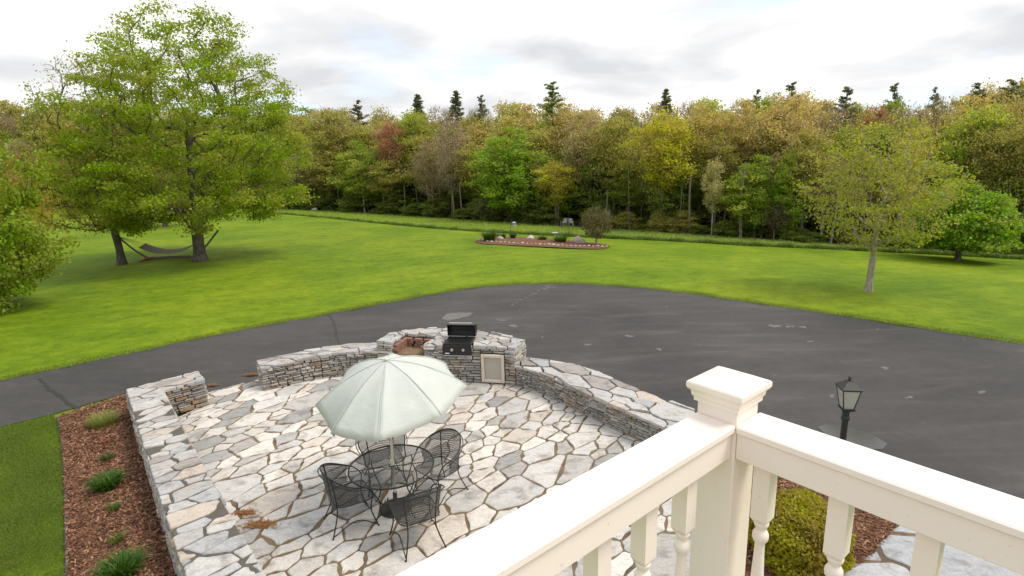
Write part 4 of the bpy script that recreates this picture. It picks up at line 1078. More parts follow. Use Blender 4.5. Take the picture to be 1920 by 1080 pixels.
def envelope_tips(rg, prof, n, lean=(0, 0), squash=(1, 1), inner=0.25, clumpy=0.0):
    """prof: list of (z, r). points mostly near the surface"""
    z = np.array([p[0] for p in prof], float); r = np.array([p[1] for p in prof], float); o = np.argsort(z); z, r = z[o], r[o]
    zs = np.linspace(z[0], z[-1], 200); w = np.interp(zs, z, r) ** 1.35; w /= w.sum(); res = []
    ph = rg.uniform(0, 2 * pi, 6)
    while len(res) < n:
        h = rg.choice(zs, p=w) + rg.uniform(-.05, .05); R = np.interp(h, z, r); a = rg.uniform(0, 2 * pi)
        lump = 1 + clumpy * (sin(3 * a + ph[0] + h * .7) * .5 + sin(5 * a + ph[1] - h * 1.1) * .35 + sin(h * 1.9 + ph[2] + 2 * a) * .5)
        k = (inner + (1 - inner) * rg.random() ** 0.55); rr = R * k * lump
        top = (h - z[0]) / (z[-1] - z[0])
        res.append((rr * cos(a) * squash[0] + lean[0] * top, rr * sin(a) * squash[1] + lean[1] * top, h))
    return np.array(res)
def make_tree(seed, H, R, trunk_h, prof, n_tips, per_tip, leaf, sig, leader=0.7, lean=(0, 0), bf=0.3, rt=0.012, crook=0.15, upb=0.6, clumpy=0.25, mat_bark=None, inner=0.25, lift=0.25, sag=0.0, thin_top=0.0, seg=0.5, twigs=0, mat_leaf=None):
    rg = np.random.default_rng(seed); top = trunk_h + (H - trunk_h) * leader; nt_ = max(4, int(top / 0.45)); trunk = []
    ph = rg.uniform(0, 6.28, 2)
    for i in range(nt_ + 1):
        s = i / nt_; trunk.append(np.array([lean[0] * s * s + crook * sin(s * 4 + ph[0]) * s, lean[1] * s * s + crook * sin(s * 3.3 + ph[1]) * s, top * s]))
    tips = envelope_tips(rg, prof, n_tips, lean, inner=inner, clumpy=clumpy)
    pos, par, tid, n_tr = grow(rg, trunk, tips, bf, seg, lift=lift)
    # nodes below the fork only on the trunk
    r = radii(pos, par, tid, R, rt)
    zf = np.clip(1 - pos[:n_tr, 2] / 0.9, 0, 1); r[:n_tr] *= 1 + 0.55 * zf ** 2
    V, Q = tubes(pos, par, r)
    tips_p = pos[tid]
    if twigs:                    # extra fine twigs round every tip
        m_ = len(tips_p) * twigs; a = np.repeat(tips_p, twigs, 0) + rg.normal(0, sig * 0.35, (m_, 3)); d = rg.normal(0, 1, (m_, 3)); d[:, 2] = np.abs(d[:, 2]) + 0.3
        d += 0.8 * (a - np.array([0, 0, H * .45])) / (np.linalg.norm(a - np.array([0, 0, H * .45]), axis=1, keepdims=True) + .1)
        d /= np.linalg.norm(d, axis=1, keepdims=True); b = a + d * sig * rg.uniform(.7, 1.6, (m_, 1)); w = np.cross(d, rg.normal(0, 1, (m_, 3))); w /= np.linalg.norm(w, axis=1, keepdims=True)
        w *= rt * 0.9; tv = np.stack([a - w, a + w, b + w * .3, b - w * .3], 1).reshape(-1, 3); tq = np.arange(len(tv)).reshape(-1, 4) + len(V)
        V = np.concatenate([V, tv]); Q = np.concatenate([Q, tq])
    me_t = fast_mesh('trunk', V, Q, 4, mat_bark or M_BARK, smooth=True)
    if per_tip <= 0: return me_t, None
    cl = rg.random(len(tips_p)); zmin, zmax = tips_p[:, 2].min(), tips_p[:, 2].max()
    cnt = np.maximum(3, (per_tip * rg.uniform(0.6, 1.4, len(tips_p)) * (1 - thin_top * ((tips_p[:, 2] - zmin) / (zmax - zmin + .01)) ** 1.5))).astype(int)
    c = np.repeat(tips_p, cnt, 0); n = len(c); o = rg.normal(0, sig, (n, 3)); o[:, 2] *= 0.42; o[:, 2] -= sag * rg.random(n)
    # leaves also along the last part of the twig
    back = np.repeat(pos[par[tid]], cnt, 0); k = rg.random((n, 1)) * 0.7; c = c * (1 - k) + back * k
    v, q, tint = leaves(rg, c + o, np.clip(np.repeat(cl, cnt) * 0.8 + rg.random(n) * 0.2, 0, 1), leaf, upb)
    return me_t, fast_mesh('crown', v, q, 4, mat_leaf or M_LEAF, tint)
def place_tree(name, label, meshes, loc, rz=0.0, sc=(1, 1, 1), color=(0.07, 0.12, 0.015), group=None, cat='tree', crown='crown', bark=None):
    t = thing(name, label, cat, tuple(map(float, loc)), rz, group); t.scale = sc
    o = link(bpy.data.objects.new('trunk', meshes[0]), t)
    if meshes[1] is not None:
        c = link(bpy.data.objects.new(crown, meshes[1]), t); c.color = (*color, 1)
    return t

# --- big maple by the hammock
mp_ = ground(376, 489)
maple = make_tree(11, 15.0, 0.34, 2.3, [(2.3, 4.2), (3.0, 5.6), (4.2, 6.4), (6, 6.7), (8, 6.7), (10, 6.2), (11.8, 5.4), (13.3, 4.2), (14.3, 2.9), (15.0, 1.0)], 950, 140, 0.105, 0.31, leader=0.45, lean=(0.8, 0), bf=0.26, clumpy=0.13, sag=0.12, thin_top=0.62, crook=0.2)
sc_m = (z_for_py(mp_[0], mp_[1], 8) - mp_[2]) / 15.0
place_tree('maple_tree', 'large round-crowned green maple with thick trunk on the right of the hammock', maple, mp_, 0.0, (sc_m * 1.02,) * 2 + (sc_m,), (0.30, 0.375, 0.016))
# --- its neighbour
t2_ = ground(229, 496)
tree2 = make_tree(12, 12.0, 0.27, 1.9, [(2.2, 2.4), (3.0, 3.8), (4.5, 4.5), (6.5, 4.5), (8.5, 4.0), (10.2, 3.0), (11.4, 1.9), (12, .7)], 460, 50, 0.105, 0.32, leader=0.4, lean=(-0.9, 0), bf=0.24, clumpy=0.28, sag=0.1, thin_top=0.93, crook=0.25)
sc_2 = (z_for_py(t2_[0], t2_[1], 95) - t2_[2]) / 12.0
place_tree('maple_tree', 'leaning sparse-topped maple with slim trunk on the left of the hammock', tree2, t2_, 1.0, (sc_2 * .80, sc_2 * .80, sc_2), (0.34, 0.33, 0.035))
# --- tree farther back whose trunk shows between them
t3_ = ground(310, 425); sc_3 = 0.72
place_tree('maple_tree', 'distant lawn tree seen between the two hammock trees', tree2, t3_, 2.4, (sc_3, sc_3, sc_3), (0.24, 0.28, 0.02))
# --- young tree on the right
t4_ = ground(1628, 547)
tree4 = make_tree(13, 7.2, 0.125, 1.55, [(1.9, 1.2), (2.5, 2.3), (3.3, 2.95), (4.3, 3.05), (5.3, 2.6), (6.1, 1.9), (6.8, 1.2), (7.2, .4)], 500, 22, 0.088, 0.20, leader=0.3, lean=(0.15, 0), bf=0.42, rt=0.006, clumpy=0.16, crook=0.08, mat_bark=M_BARK_PALE, lift=0.35, thin_top=0.1, twigs=1)
sc_4 = (z_for_py(t4_[0], t4_[1], 203) - t4_[2]) / 7.2
place_tree('young_tree', 'slim young tree with pale trunk and thin olive leaves beside the driveway', tree4, t4_, 0.3, (sc_4 * .92, sc_4 * .92, sc_4), (0.35, 0.37, 0.035))
# --- bright dome at the far right
t5_ = ground(1795, 489)
tree5 = make_tree(14, 4.2, 0.13, 0.8, [(0.75, 1.6), (1.1, 2.4), (1.8, 2.75), (2.6, 2.5), (3.4, 1.8), (4.0, .8), (4.2, .3)], 330, 72, 0.12, 0.24, leader=0.3, bf=0.3, clumpy=0.22, crook=0.05)
sc_5 = (z_for_py(t5_[0], t5_[1], 345) - t5_[2]) / 4.2
place_tree('dome_tree', 'low dome-shaped bright green tree at the edge of the woods', tree5, t5_, 1.3, (sc_5,) * 3, (0.235, 0.37, 0.018))
# --- branches reaching in at the left edge
t6 = ground(-80, 590)
tree6 = make_tree(15, 8.6, 0.26, 0.9, [(0.3, 2.6), (1.0, 3.7), (2.5, 4.4), (4.5, 4.2), (6.4, 3.4), (7.7, 2.1), (8.6, .6)], 620, 84, 0.125, 0.30, leader=0.5, bf=0.26, clumpy=0.3, sag=0.15, crook=0.2)
sc_6 = (z_for_py(t6[0], t6[1], 160) - t6[2]) / 8.6
place_tree('low_maple', 'low-hanging green maple whose branches sweep down to the lawn', tree6, t6, 0.7, (sc_6 * 0.80, sc_6 * 0.80, sc_6), (0.27, 0.355, 0.016))
t7 = deeper(ground(40, 470), 2.0)
place_tree('orange_maple', 'young tree with orange tinted new leaves behind the low-hanging maple', tree2, t7, 2.9, (0.62, 0.62, 0.58), (0.46, 0.30, 0.03))

# --- forest prototypes, all 10 m tall
def proto(seed, kind):
    if kind == 'full': return make_tree(seed, 10, 0.15, 1.6, [(1.6, 1.4), (2.6, 2.5), (4.2, 3.0), (6, 2.9), (7.8, 2.3), (9.2, 1.3), (10, .4)], 230, 66, 0.15, 0.36, leader=0.6, bf=0.3, clumpy=0.3, seg=0.9, mat_bark=M_BARK_GREY)
    if kind == 'airy': return make_tree(seed, 10, 0.13, 3.6, [(3.4, .9), (4.4, 1.7), (5.8, 2.3), (7.4, 2.4), (8.8, 1.8), (9.6, 1.0), (10, .4)], 190, 46, 0.135, 0.36, leader=0.7, bf=0.35, clumpy=0.35, seg=0.9, mat_bark=M_BARK_GREY, twigs=2)
    if kind == 'twig': return make_tree(seed, 10, 0.13, 3.0, [(3.0, .9), (4.2, 1.8), (5.8, 2.4), (7.4, 2.4), (8.8, 1.9), (9.6, 1.2), (10, .5)], 260, 16, 0.11, 0.40, leader=0.5, bf=0.5, clumpy=0.15, seg=0.8, mat_bark=M_TWIG, lift=0.5, twigs=16)
    if kind == 'birch': return make_tree(seed, 10, 0.10, 3.4, [(3.2, .7), (4.4, 1.4), (6, 1.8), (7.8, 1.6), (9.2, .9), (10, .3)], 130, 30, 0.15, 0.32, leader=0.85, bf=0.3, clumpy=0.4, seg=0.9, mat_bark=M_BIRCH, rt=0.008)
    if kind == 'shrub': return make_tree(seed, 10, 0.16, 0.6, [(0.6, 2.6), (2.0, 4.0), (4.5, 4.6), (7, 3.8), (9, 2.0), (10, .6)], 170, 70, 0.34, 0.62, leader=0.4, bf=0.2, clumpy=0.3, seg=1.2, mat_bark=M_BARK_GREY)
def conifer(seed, kind):
    rg = np.random.default_rng(seed); pos = [np.zeros(3)]; par = [-1]; r = [0.15]; H = 10
    for i in range(1, 26): z = H * i / 25; pos.append(np.array([0.05 * sin(z), 0.05 * cos(z * .8), z])); par.append(i - 1); r.append(0.15 * (1 - i / 25.5))
    ctr = []; cl = []
    z = 2.6 if kind == 'pine' else 1.0
    while z < 9.9:
        s = (z / H); L_ = (2.4 * (1 - s) ** 0.75 * rg.uniform(0.55, 1.2) + 0.10) if kind == 'pine' else (2.0 * (1 - s) ** 0.85 * rg.uniform(.8, 1.1) + .08)
        for k in range(5 if kind == 'pine' else 7):
            a = rg.uniform(0, 2 * pi); ll = L_ * rg.uniform(0.6, 1.1); up = 0.28 if kind == 'pine' else -0.12
            root = int(round(z / H * 25)); prev = min(root, 25); p0 = pos[prev].copy(); p0[2] = z + rg.uniform(-.32, .32); nseg = 4
            for j in range(1, nseg + 1):
                t = j / nseg; p = p0 + np.array([cos(a) * ll * t, sin(a) * ll * t, ll * up * t + (0.18 * ll * t * t if kind != 'pine' else 0.12 * ll * t * t)])
                pos.append(p); par.append(prev); r.append(0.028 * (1 - t * .8)); prev = len(pos) - 1
                if t > 0.3:
                    m_ = int((26 if kind == 'pine' else 30) * (0.5 + ll / 2)); off = rg.normal(0, 1, (m_, 3)) * np.array([0.12, 0.12, 0.05]) * (0.35 + 0.65 * min(1, ll)); ctr.append(p + off); cl.append(np.full(m_, rg.random()))
        z += (rg.uniform(0.42, 0.75) if kind == 'pine' else rg.uniform(0.3, 0.45)) * (1.15 - 0.7 * s)
    V, Q = tubes(np.array(pos), np.array(par), np.array(r)); me_t = fast_mesh('trunk', V, Q, 4, M_BARK, smooth=True)
    c = np.concatenate(ctr); v, q, tint = leaves(rg, c, np.concatenate(cl), 0.055, 0.3, 3.4); return me_t, fast_mesh('crown', v, q, 4, M_NEEDLE, tint)
PR = {'full': [proto(31, 'full'), proto(32, 'full'), proto(33, 'full')], 'airy': [proto(41, 'airy'), proto(42, 'airy'), proto(43, 'airy')], 'twig': [proto(51, 'twig'), proto(52, 'twig')],
      'birch': [proto(61, 'birch'), proto(62, 'birch')], 'shrub': [proto(71, 'shrub'), proto(72, 'shrub')], 'pine': [conifer(81, 'pine'), conifer(82, 'pine')], 'spruce': [conifer(91, 'spruce')]}
WID = {'full': 5.6, 'airy': 4.6, 'twig': 4.8, 'birch': 3.4, 'shrub': 8.6, 'pine': 3.6, 'spruce': 3.6}
C_GREEN = (0.27, 0.36, 0.030); C_DEEP = (0.20, 0.255, 0.040); C_YEL = (0.50, 0.46, 0.035); C_OLIVE = (0.40, 0.375, 0.085); C_ORANGE = (0.51, 0.42, 0.14); C_BROWN = (0.45, 0.375, 0.19)
C_RED = (0.44, 0.21, 0.13); C_PALE = (0.50, 0.47, 0.22); C_LIME = (0.37, 0.43, 0.05); C_PINE = (0.165, 0.190, 0.095); C_GREYTW = (0.50, 0.40, 0.30)
def forest(px, depth, top, wpx, kind, col, label, name=None, group=None, var=None, rz=None):
    p = deeper(tree_base(px), depth); H = z_for_py(p[0], p[1], top) - p[2]; w = wpx / px_per_m(p); var = random.randrange(len(PR[kind])) if var is None else var
    sxy = min(max(w / WID[kind], H / 10 * 0.45), H / 10 * 1.7) if kind != 'shrub' else w / WID[kind]
    nm = name or {'full': 'broadleaf_tree', 'airy': 'broadleaf_tree', 'twig': 'budding_tree', 'birch': 'birch_tree', 'shrub': 'woodland_shrub', 'pine': 'pine_tree', 'spruce': 'spruce_tree'}[kind]
    return place_tree(nm, label, PR[kind][var], (p[0], p[1], p[2] - 0.05), random.uniform(0, 6.28) if rz is None else rz, (sxy, sxy, H / 10), col, group)
# trees one can tell apart
F = forest
F(628, 4, 200, 90, 'airy', C_OLIVE, 'yellow-olive wood tree just right of the big maple crown')
F(680, 3, 262, 70, 'full', C_GREEN, 'green woodland tree with a white birch trunk in front of it')
F(684, 0.4, 300, 46, 'birch', C_LIME, 'slender birch with bright white trunk at the woods edge before a green tree')
F(655, 8, 210, 80, 'twig', C_BROWN, 'brown budding tree behind the white-trunked birch')
F(743, 2.5, 222, 58, 'airy', C_RED, 'reddish tree with red new leaves at the woods edge', name='red_maple')
F(790, 6, 205, 70, 'airy', C_LIME, 'tall light green tree beside the reddish tree')
F(797, 14, 176, 87, 'spruce', C_PINE, 'dark pointed spruce rising above the light green tree')
F(852, 1.5, 226, 66, 'twig', C_GREYTW, 'grey-brown leafless tree with a fan of fine twigs at the woods edge')
F(866, 16, 169, 83, 'spruce', C_PINE, 'dark pointed spruce above the grey leafless tree')
F(912, 15, 178, 60, 'pine', C_PINE, 'dark pine between two spruces and the orange crowns')
F(962, 1.0, 236, 130, 'full', (0.26, 0.39, 0.022), 'broad bright green tree at the woods edge behind the island bed')
F(915, 0.3, 362, 40, 'full', (0.26, 0.27, 0.12), 'small pale flowering tree at the woods edge', name='flowering_tree')
F(985, 8, 192, 120, 'full', C_ORANGE, 'orange-leaved tree above the broad bright green tree')
F(1040, 12, 153, 111, 'pine', (0.21, 0.27, 0.05), 'tall light green pine standing above the whole tree line')
F(1042, 0.6, 300, 74, 'airy', C_YEL, 'yellow-leaved small tree at the woods edge behind the island bed')
F(1100, 4, 205, 84, 'airy', C_BROWN, 'thin brown-leaved tree behind the round garden shrub')
F(1150, 3, 215, 90, 'airy', C_OLIVE, 'olive thin-leaved tree next to the tall yellow-green one')
F(1240, 1.0, 204, 108, 'airy', (0.50, 0.47, 0.02), 'tall yellow-green tree with bare lower trunk at the woods edge')
F(1334, 0.4, 285, 40, 'birch', C_PALE, 'old birch with leaning white trunk and thin pale leaves')
F(1388, 0.5, 318, 84, 'birch', C_LIME, 'small bright green birch next to the old white-trunked birch')
F(1310, 5, 190, 90, 'airy', C_ORANGE, 'orange-brown tree right of the tall yellow-green one')
F(1380, 6, 182, 100, 'full', C_ORANGE, 'broad orange-brown crown above the small birches')
F(1455, 5, 178, 110, 'airy', (0.55, 0.43, 0.19), 'pale orange tree behind the young lawn tree')
F(1450, 0.8, 380, 66, 'twig', (0.08, 0.05, 0.04), 'dark leafless thicket bush beside the small birches', name='thicket_bush')
F(1463, 16, 154, 90, 'pine', C_PINE, 'ragged dark pine above the pale orange tree')
F(1560, 12, 162, 93, 'pine', C_PINE, 'broad dark pine over the brown crowns')
F(1612, 7, 198, 64, 'airy', (0.42, 0.20, 0.12), 'rust red crown above the young lawn tree', name='red_maple')
F(1643, 18, 156, 69, 'pine', C_PINE, 'lone thin pine behind the rust red crown')
F(1715, 16, 164, 60, 'pine', C_PINE, 'small pine top right of the lone thin pine')
F(1790, 14, 156, 120, 'pine', C_PINE, 'dark pine at the start of the pine stand above the dome tree')
F(1850, 13, 149, 135, 'pine', C_PINE, 'tallest dark pine of the stand above the dome tree')
F(1900, 14, 152, 135, 'pine', C_PINE, 'dark pine at the end of the stand above the dome tree')
F(1240, 17, 166, 76, 'spruce', C_PINE, 'small spruce tip above the tall yellow-green tree')
F(1400, 17, 168, 69, 'pine', C_PINE, 'small dark pine above the broad orange-brown crown')
F(686, 15, 188, 81, 'pine', (0.15,0.15,0.06), 'bronze-green pine top behind the brown budding tree')
F(1820, 6, 190, 150, 'full', C_OLIVE, 'wide olive crown behind the bright dome tree')
F(1900, 4, 232, 130, 'full', C_GREEN, 'dark green tree behind and right of the dome tree')
F(1500, 2.0, 240, 90, 'airy', C_OLIVE, 'thin olive tree left of the young lawn tree')
# look-alikes that only their place tells apart
sky_x = [-300, 0, 200, 600, 700, 800, 900, 1000, 1100, 1200, 1300, 1400, 1500, 1600, 1700, 1780, 1860, 2150]
sky_y = [195, 188, 184, 206, 210, 196, 196, 190, 188, 184, 184, 176, 172, 178, 178, 164, 152, 142]
rr = random.Random(4)
KINDS = [('airy', C_OLIVE, 'olive thin-leaved tree in the crowd of the woods', 'olive trees in the woods'), ('airy', C_ORANGE, 'orange-brown tree in the crowd of the woods', 'orange-brown trees in the woods'), ('twig', C_BROWN, 'brown budding tree in the crowd of the woods', 'brown budding trees in the woods'),
         ('full', C_DEEP, 'dark green leafy tree in the crowd of the woods', 'dark green trees in the woods'), ('full', C_GREEN, 'fresh green leafy tree in the crowd of the woods', 'fresh green trees in the woods'), ('airy', C_LIME, 'light green airy tree in the crowd of the woods', 'light green trees in the woods')]
def pick(px, depth):
    r = rr.random()
    if depth > 7:
        w = [0.24, 0.30, 0.20, 0.08, 0.06, 0.12] if px > 850 else [0.24, 0.12, 0.24, 0.14, 0.12, 0.14]
    else: w = [0.26, 0.10, 0.14, 0.24, 0.18, 0.08]
    for i, x in enumerate(w):
        r -= x
        if r <= 0: return KINDS[i]
    return KINDS[0]
for depth, step, dtop in ((2.2, 62, 88), (5.5, 58, 46), (9.5, 56, 18), (14, 58, 6), (20, 62, 2)):
    x = -330 + rr.uniform(0, 40)
    while x < 2160:
        k, c, lb_, gp_ = pick(x, depth); top = np.interp(x, sky_x, sky_y) + dtop * rr.uniform(0.75, 1.35) + rr.uniform(-14, 24) * (depth > 5)
        j = rr.uniform(0.88, 1.14)
        forest(x, depth + rr.uniform(-1.2, 1.2), top, rr.uniform(66, 104), k, tuple(q * j for q in c), lb_, group=gp_); x += step * rr.uniform(0.7, 1.35)
x = -320
while x < 2140:
    forest(x, rr.uniform(0.3, 2.2), np.interp(x, [t[0] for t in tree_px], [t[1] for t in tree_px]) - rr.uniform(14, 52), rr.uniform(36, 70), 'shrub', rr.choice([C_DEEP, C_DEEP, (0.20, 0.24, 0.045), C_OLIVE, (0.24, 0.30, 0.04)]), 'leafy shrub in the undergrowth at the foot of the woods', group='undergrowth shrubs along the woods edge'); x += rr.uniform(26, 58)
x = -330
while x < 2160:
    for dp in (7, 13, 22):
        p_ = deeper(tree_base(x), dp + rr.uniform(-2, 2)); hh = rr.uniform(2.6, 4.2); ww = rr.uniform(5, 8) / WID['shrub']
        place_tree('woodland_shrub', 'dim leafy shrub between the trunks deep inside the woods', PR['shrub'][rr.randrange(2)], (p_[0], p_[1], p_[2] - .05), rr.uniform(0, 6.28), (ww, ww, hh / 10), rr.choice([C_DEEP, (0.20, 0.24, 0.045), C_OLIVE]), 'shrubs deep inside the woods')
    x += rr.uniform(60, 95)
x = -320
pole_me = make_tree(77, 10, 0.10, 9.0, [(8.6, .3), (9.4, .8), (10, .3)], 14, 0, .1, .2, leader=0.9, mat_bark=M_BARK_GREY)
while x < 2140:
    p = deeper(tree_base(x), rr.choice([rr.uniform(0.0, 1.2), rr.uniform(0.2, 5)])); h_ = rr.uniform(3.6, 7) / 10; w_ = rr.choice([0.3, 0.4, 0.5, 0.75])
    place_tree('bare_trunk', 'bare grey trunk standing in the shade of the woods edge', pole_me, p, rr.uniform(0, 6.28), (w_, w_, h_), group='bare trunks along the woods edge', cat='tree').rotation_euler = (rr.gauss(0, .05), rr.gauss(0, .05), rr.uniform(0, 6.28)); x += rr.uniform(18, 46)

# ------------------------------------------------------------------ planting beds
def patch(name, poly, z, mat, mound=0.0):
    P = np.asarray(big_poly([tuple(p) for p in poly])); c = P.mean(0); rings = [1.0, 0.93, 0.7, 0.4]; v = []; f = []; n = len(P)
    for k, s in enumerate(rings):
        for p in P: q = c + (p - c) * s; v.append((q[0], q[1], z + mound * (0, .6, .9, 1)[k] + (random.gauss(0, .008) if k else -0.02)))
    for k in range(len(rings) - 1):
        for i in range(n): j = (i + 1) % n; f.append((k * n + i, k * n + j, (k + 1) * n + j, (k + 1) * n + i))
    f.append(tuple((len(rings) - 1) * n + i for i in range(n)))
    o = mesh_obj(name, v, f, mat, smooth=True); o['kind'] = 'structure'; return o
def scatter_in(poly, n, rg):
    P = np.asarray(poly); lo, hi = P.min(0), P.max(0); res = []
    from_ = rg.random((n * 4, 2)) * (hi - lo) + lo
    x, y = from_[:, 0], from_[:, 1]; c = np.zeros(len(x), bool); j = len(P) - 1
    for i in range(len(P)):
        xi, yi, xj, yj = *P[i], *P[j]; c ^= ((yi > y) != (yj > y)) & (x < (xj - xi) * (y - yi) / (yj - yi + 1e-12) + xi); j = i
    return from_[c][:n]
def chips(name, label, poly, n, z, rg, parent=None, size=0.03, cols=None):
    p = scatter_in(poly, n, rg); m_ = len(p); a = rg.uniform(0, pi, m_); l = size * rg.uniform(.5, 1.6, m_); w = size * rg.uniform(.18, .4, m_); tz_ = rg.normal(0, .28, m_)
    u = np.stack([np.cos(a) * np.cos(tz_), np.sin(a) * np.cos(tz_), np.sin(tz_)], 1) * l[:, None]; ww = np.stack([-np.sin(a), np.cos(a), rg.normal(0, .3, m_)], 1) * w[:, None]
    zz = (z(p[:, 0], p[:, 1]) if callable(z) else np.full(m_, z)) + rg.uniform(0.002, 0.022, m_); c = np.column_stack([p, zz])
    v = np.stack([c - u - ww, c + u - ww, c + u + ww, c - u + ww], 1).reshape(-1, 3); q = np.arange(4 * m_).reshape(-1, 4)
    tint = np.repeat(np.stack([rg.random(m_), rg.random(m_), np.zeros(m_)], 1), 4, 0)
    o = link(bpy.data.objects.new(name, fast_mesh(name, v, q, 4, M_CHIP, tint)), parent)
    return tag(o, label, 'mulch', None, 'stuff')
def chip_material():
    mt, t, b = new_mat('mulch_chips'); at = t.nodes.new('ShaderNodeAttribute'); at.attribute_name = 'tint'; s = t.nodes.new('ShaderNodeSeparateColor'); t.links.new(at.outputs['Color'], s.inputs[0])
    c = ramp(t, s.outputs[0], [(0.0, (0.06, 0.025, 0.012)), (0.45, (0.15, 0.062, 0.030)), (0.85, (0.25, 0.115, 0.058)), (1.0, (0.42, 0.25, 0.14))])
    t.links.new(c, b.inputs['Base Color']); b.inputs['Roughness'].default_value = 0.9; return mt
M_CHIP = chip_material()
bedL = [hit(x, y, -0.02)[:2] for x, y in [(108, 782), (113, 800), (119, 850), (122, 900), (124, 980), (126, 1080), (130, 1180)]] + [ab(6.5, 0.70), ab(9.2, 0.78), ab(13.45, 0.92)] + [hit(x, y, -0.02)[:2] for x, y in [(241, 738), (180, 758), (140, 772)]]
mb1 = patch('mulch_bed', bedL, -0.028, M_MULCH, 0.03)
crg = np.random.default_rng(99)
chips('mulch_chips', 'red-brown bark chips covering the bed along the seat wall', [tuple(p) for p in bedL], 16000, 0.0, crg)
edg = smooth_line([np.array([*hit(x, y, -0.01)[:2], -0.012]) for x, y in [(108, 782), (113, 800), (119, 850), (122, 900), (124, 980), (126, 1080), (130, 1180)]], 0.2)
tag(MB().tube(edg, 0.022, 5).build('bed_edging', M_BARK), 'dark edging strip between the near lawn and the mulch bed', 'edging')
bedR = [hit(x, y, 0.0)[:2] for x, y in [(1400, 880), (1480, 885), (1560, 908), (1630, 940), (1672, 968), (1683, 985), (1668, 1008), (1648, 1022), (1640, 1040), (1612, 1058), (1560, 1072), (1500, 1085), (1440, 1100), (1380, 1080), (1360, 960)]]
mb2 = patch('mulch_bed', bedR, 0.0, M_MULCH, 0.03)
chips('mulch_chips', 'red-brown bark chips round the clipped bush and the lamp post', [tuple(p) for p in bedR], 7000, 0.024, crg)
# walkway of large blue-grey slabs
wk = [hit(x, y, 0.0)[:2] for x, y in [(1700, 975), (1640, 1010), (1560, 1060), (1440, 1090), (1330, 1090), (1300, 1200), (1500, 1450), (2200, 1450), (2300, 1180), (2060, 1075), (1900, 1035), (1780, 1000)]]
walk = thing('walkway', 'walkway of large blue-grey slabs', 'path'); del walk['category']; walk['kind'] = 'structure'
wkp = big_poly([tuple(p) for p in wk]); o = MB().prism(wkp, -0.12, -0.012).build('joint_bed', M_JOINT, walk)
bm = bmesh.new(); bm.from_mesh(o.data); bmesh.ops.triangulate(bm, faces=bm.faces); bm.to_mesh(o.data); bm.free()
for q in crazy_paving(wkp, 1.0, 0.05, np.random.default_rng(3), (1.2, .9), 0.4, tries=5000, dens=0.6):
    k = random.uniform(.9, 1.1); local_prism(q, -0.05, random.uniform(0.0, 0.006), 'flagstone', M_FLAG, walk, (0.43 * k, 0.435 * k, 0.45 * k), 0.012, 0.003)

def blades(rg, base, length, width, lean, out_dir=None, segs=3, curl=1.0):
    """arching blades as strips; base (n,3)"""
    n = len(base); a = rg.uniform(0, 2 * pi, n) if out_dir is None else out_dir; d = np.stack([np.cos(a), np.sin(a), np.zeros(n)], 1); s = np.stack([-np.sin(a), np.cos(a), np.zeros(n)], 1)
    V = []; 
    for k in range(segs + 1):
        t = k / segs; w = width * (1 - t) ** 0.7 + 0.0002
        p = base + d * (length * lean * (t ** (1 + curl * .7)))[:, None] + np.array([0, 0, 1.0]) * (length * (t - 0.42 * np.minimum(lean, 1.5) * t ** 2.4))[:, None]
        V.append(p - s * (w / 2)[:, None] if hasattr(w, '__len__') else p - s * w / 2); V.append(p + s * (w / 2)[:, None] if hasattr(w, '__len__') else p + s * w / 2)
    v = np.stack(V, 1).reshape(-1, 3); m_ = 2 * (segs + 1); b = np.arange(n)[:, None] * m_
    q = np.concatenate([b + np.array([[2 * k, 2 * k + 1, 2 * k + 3, 2 * k + 2]]) for k in range(segs)], 0)
    tint = np.repeat(np.stack([rg.random(n), rg.random(n), np.zeros(n)], 1), m_, 0)
    return v, q, tint
def tuft(name, label, cat, loc, n, length, spread, color, width=0.014, lean=0.8, seed=0, group=None):
    rg = np.random.default_rng(seed); r = spread * np.sqrt(rg.random(n)); a = rg.uniform(0, 2 * pi, n)
    base = np.stack([r * np.cos(a), r * np.sin(a), np.zeros(n)], 1); L_ = length * rg.uniform(.6, 1.15, n)
    v, q, tint = blades(rg, base, L_, np.full(n, width), lean * rg.uniform(.4, 1.3, n), a + rg.normal(0, .7, n), 4)
    o = link(bpy.data.objects.new(name, fast_mesh(name, v, q, 4, M_GRASS, tint))); o.location = tuple(map(float, loc)); o.color = (*color, 1)
    return tag(o, label, cat, group)
def bedpt(x, y): p = hit(x, y, 0.0); return (p[0], p[1], -0.002)
tuft('grass_clump', 'pale green grass clump at the driveway end of the mulch bed', 'plant', bedpt(195, 795), 620, 0.26, 0.24, (0.26, 0.28, 0.06), 0.010, 0.7, 1)
tuft('daylily', 'lush dark green daylily clump halfway along the mulch bed', 'plant', bedpt(202, 915), 420, 0.27, 0.15, (0.06, 0.135, 0.010), 0.024, 0.75, 2)
tuft('daylily', 'dark green daylily clump at the house end of the mulch bed', 'plant', bedpt(228, 1078), 460, 0.27, 0.17, (0.06, 0.135, 0.010), 0.024, 0.75, 3)
tuft('seedling', 'tiny green shoot just above the lush daylily clump', 'plant', bedpt(202, 862), 60, 0.15, 0.06, (0.05, 0.095, 0.012), 0.014, 0.9, 4)
tuft('seedling', 'small leafy shoot just below the lush daylily clump', 'plant', bedpt(215, 957), 60, 0.17, 0.06, (0.08, 0.13, 0.016), 0.012, 0.9, 5)
tuft('seedling', 'yellow-green shoot between two daylily clumps', 'plant', bedpt(220, 1016), 80, 0.16, 0.07, (0.12, 0.16, 0.02), 0.012, 0.9, 6)
tuft('red_flower', 'small plant with red blooms near the pale grass clump', 'plant', bedpt(198, 832), 40, 0.12, 0.05, (0.30, 0.07, 0.03), 0.014, 0.8, 7)

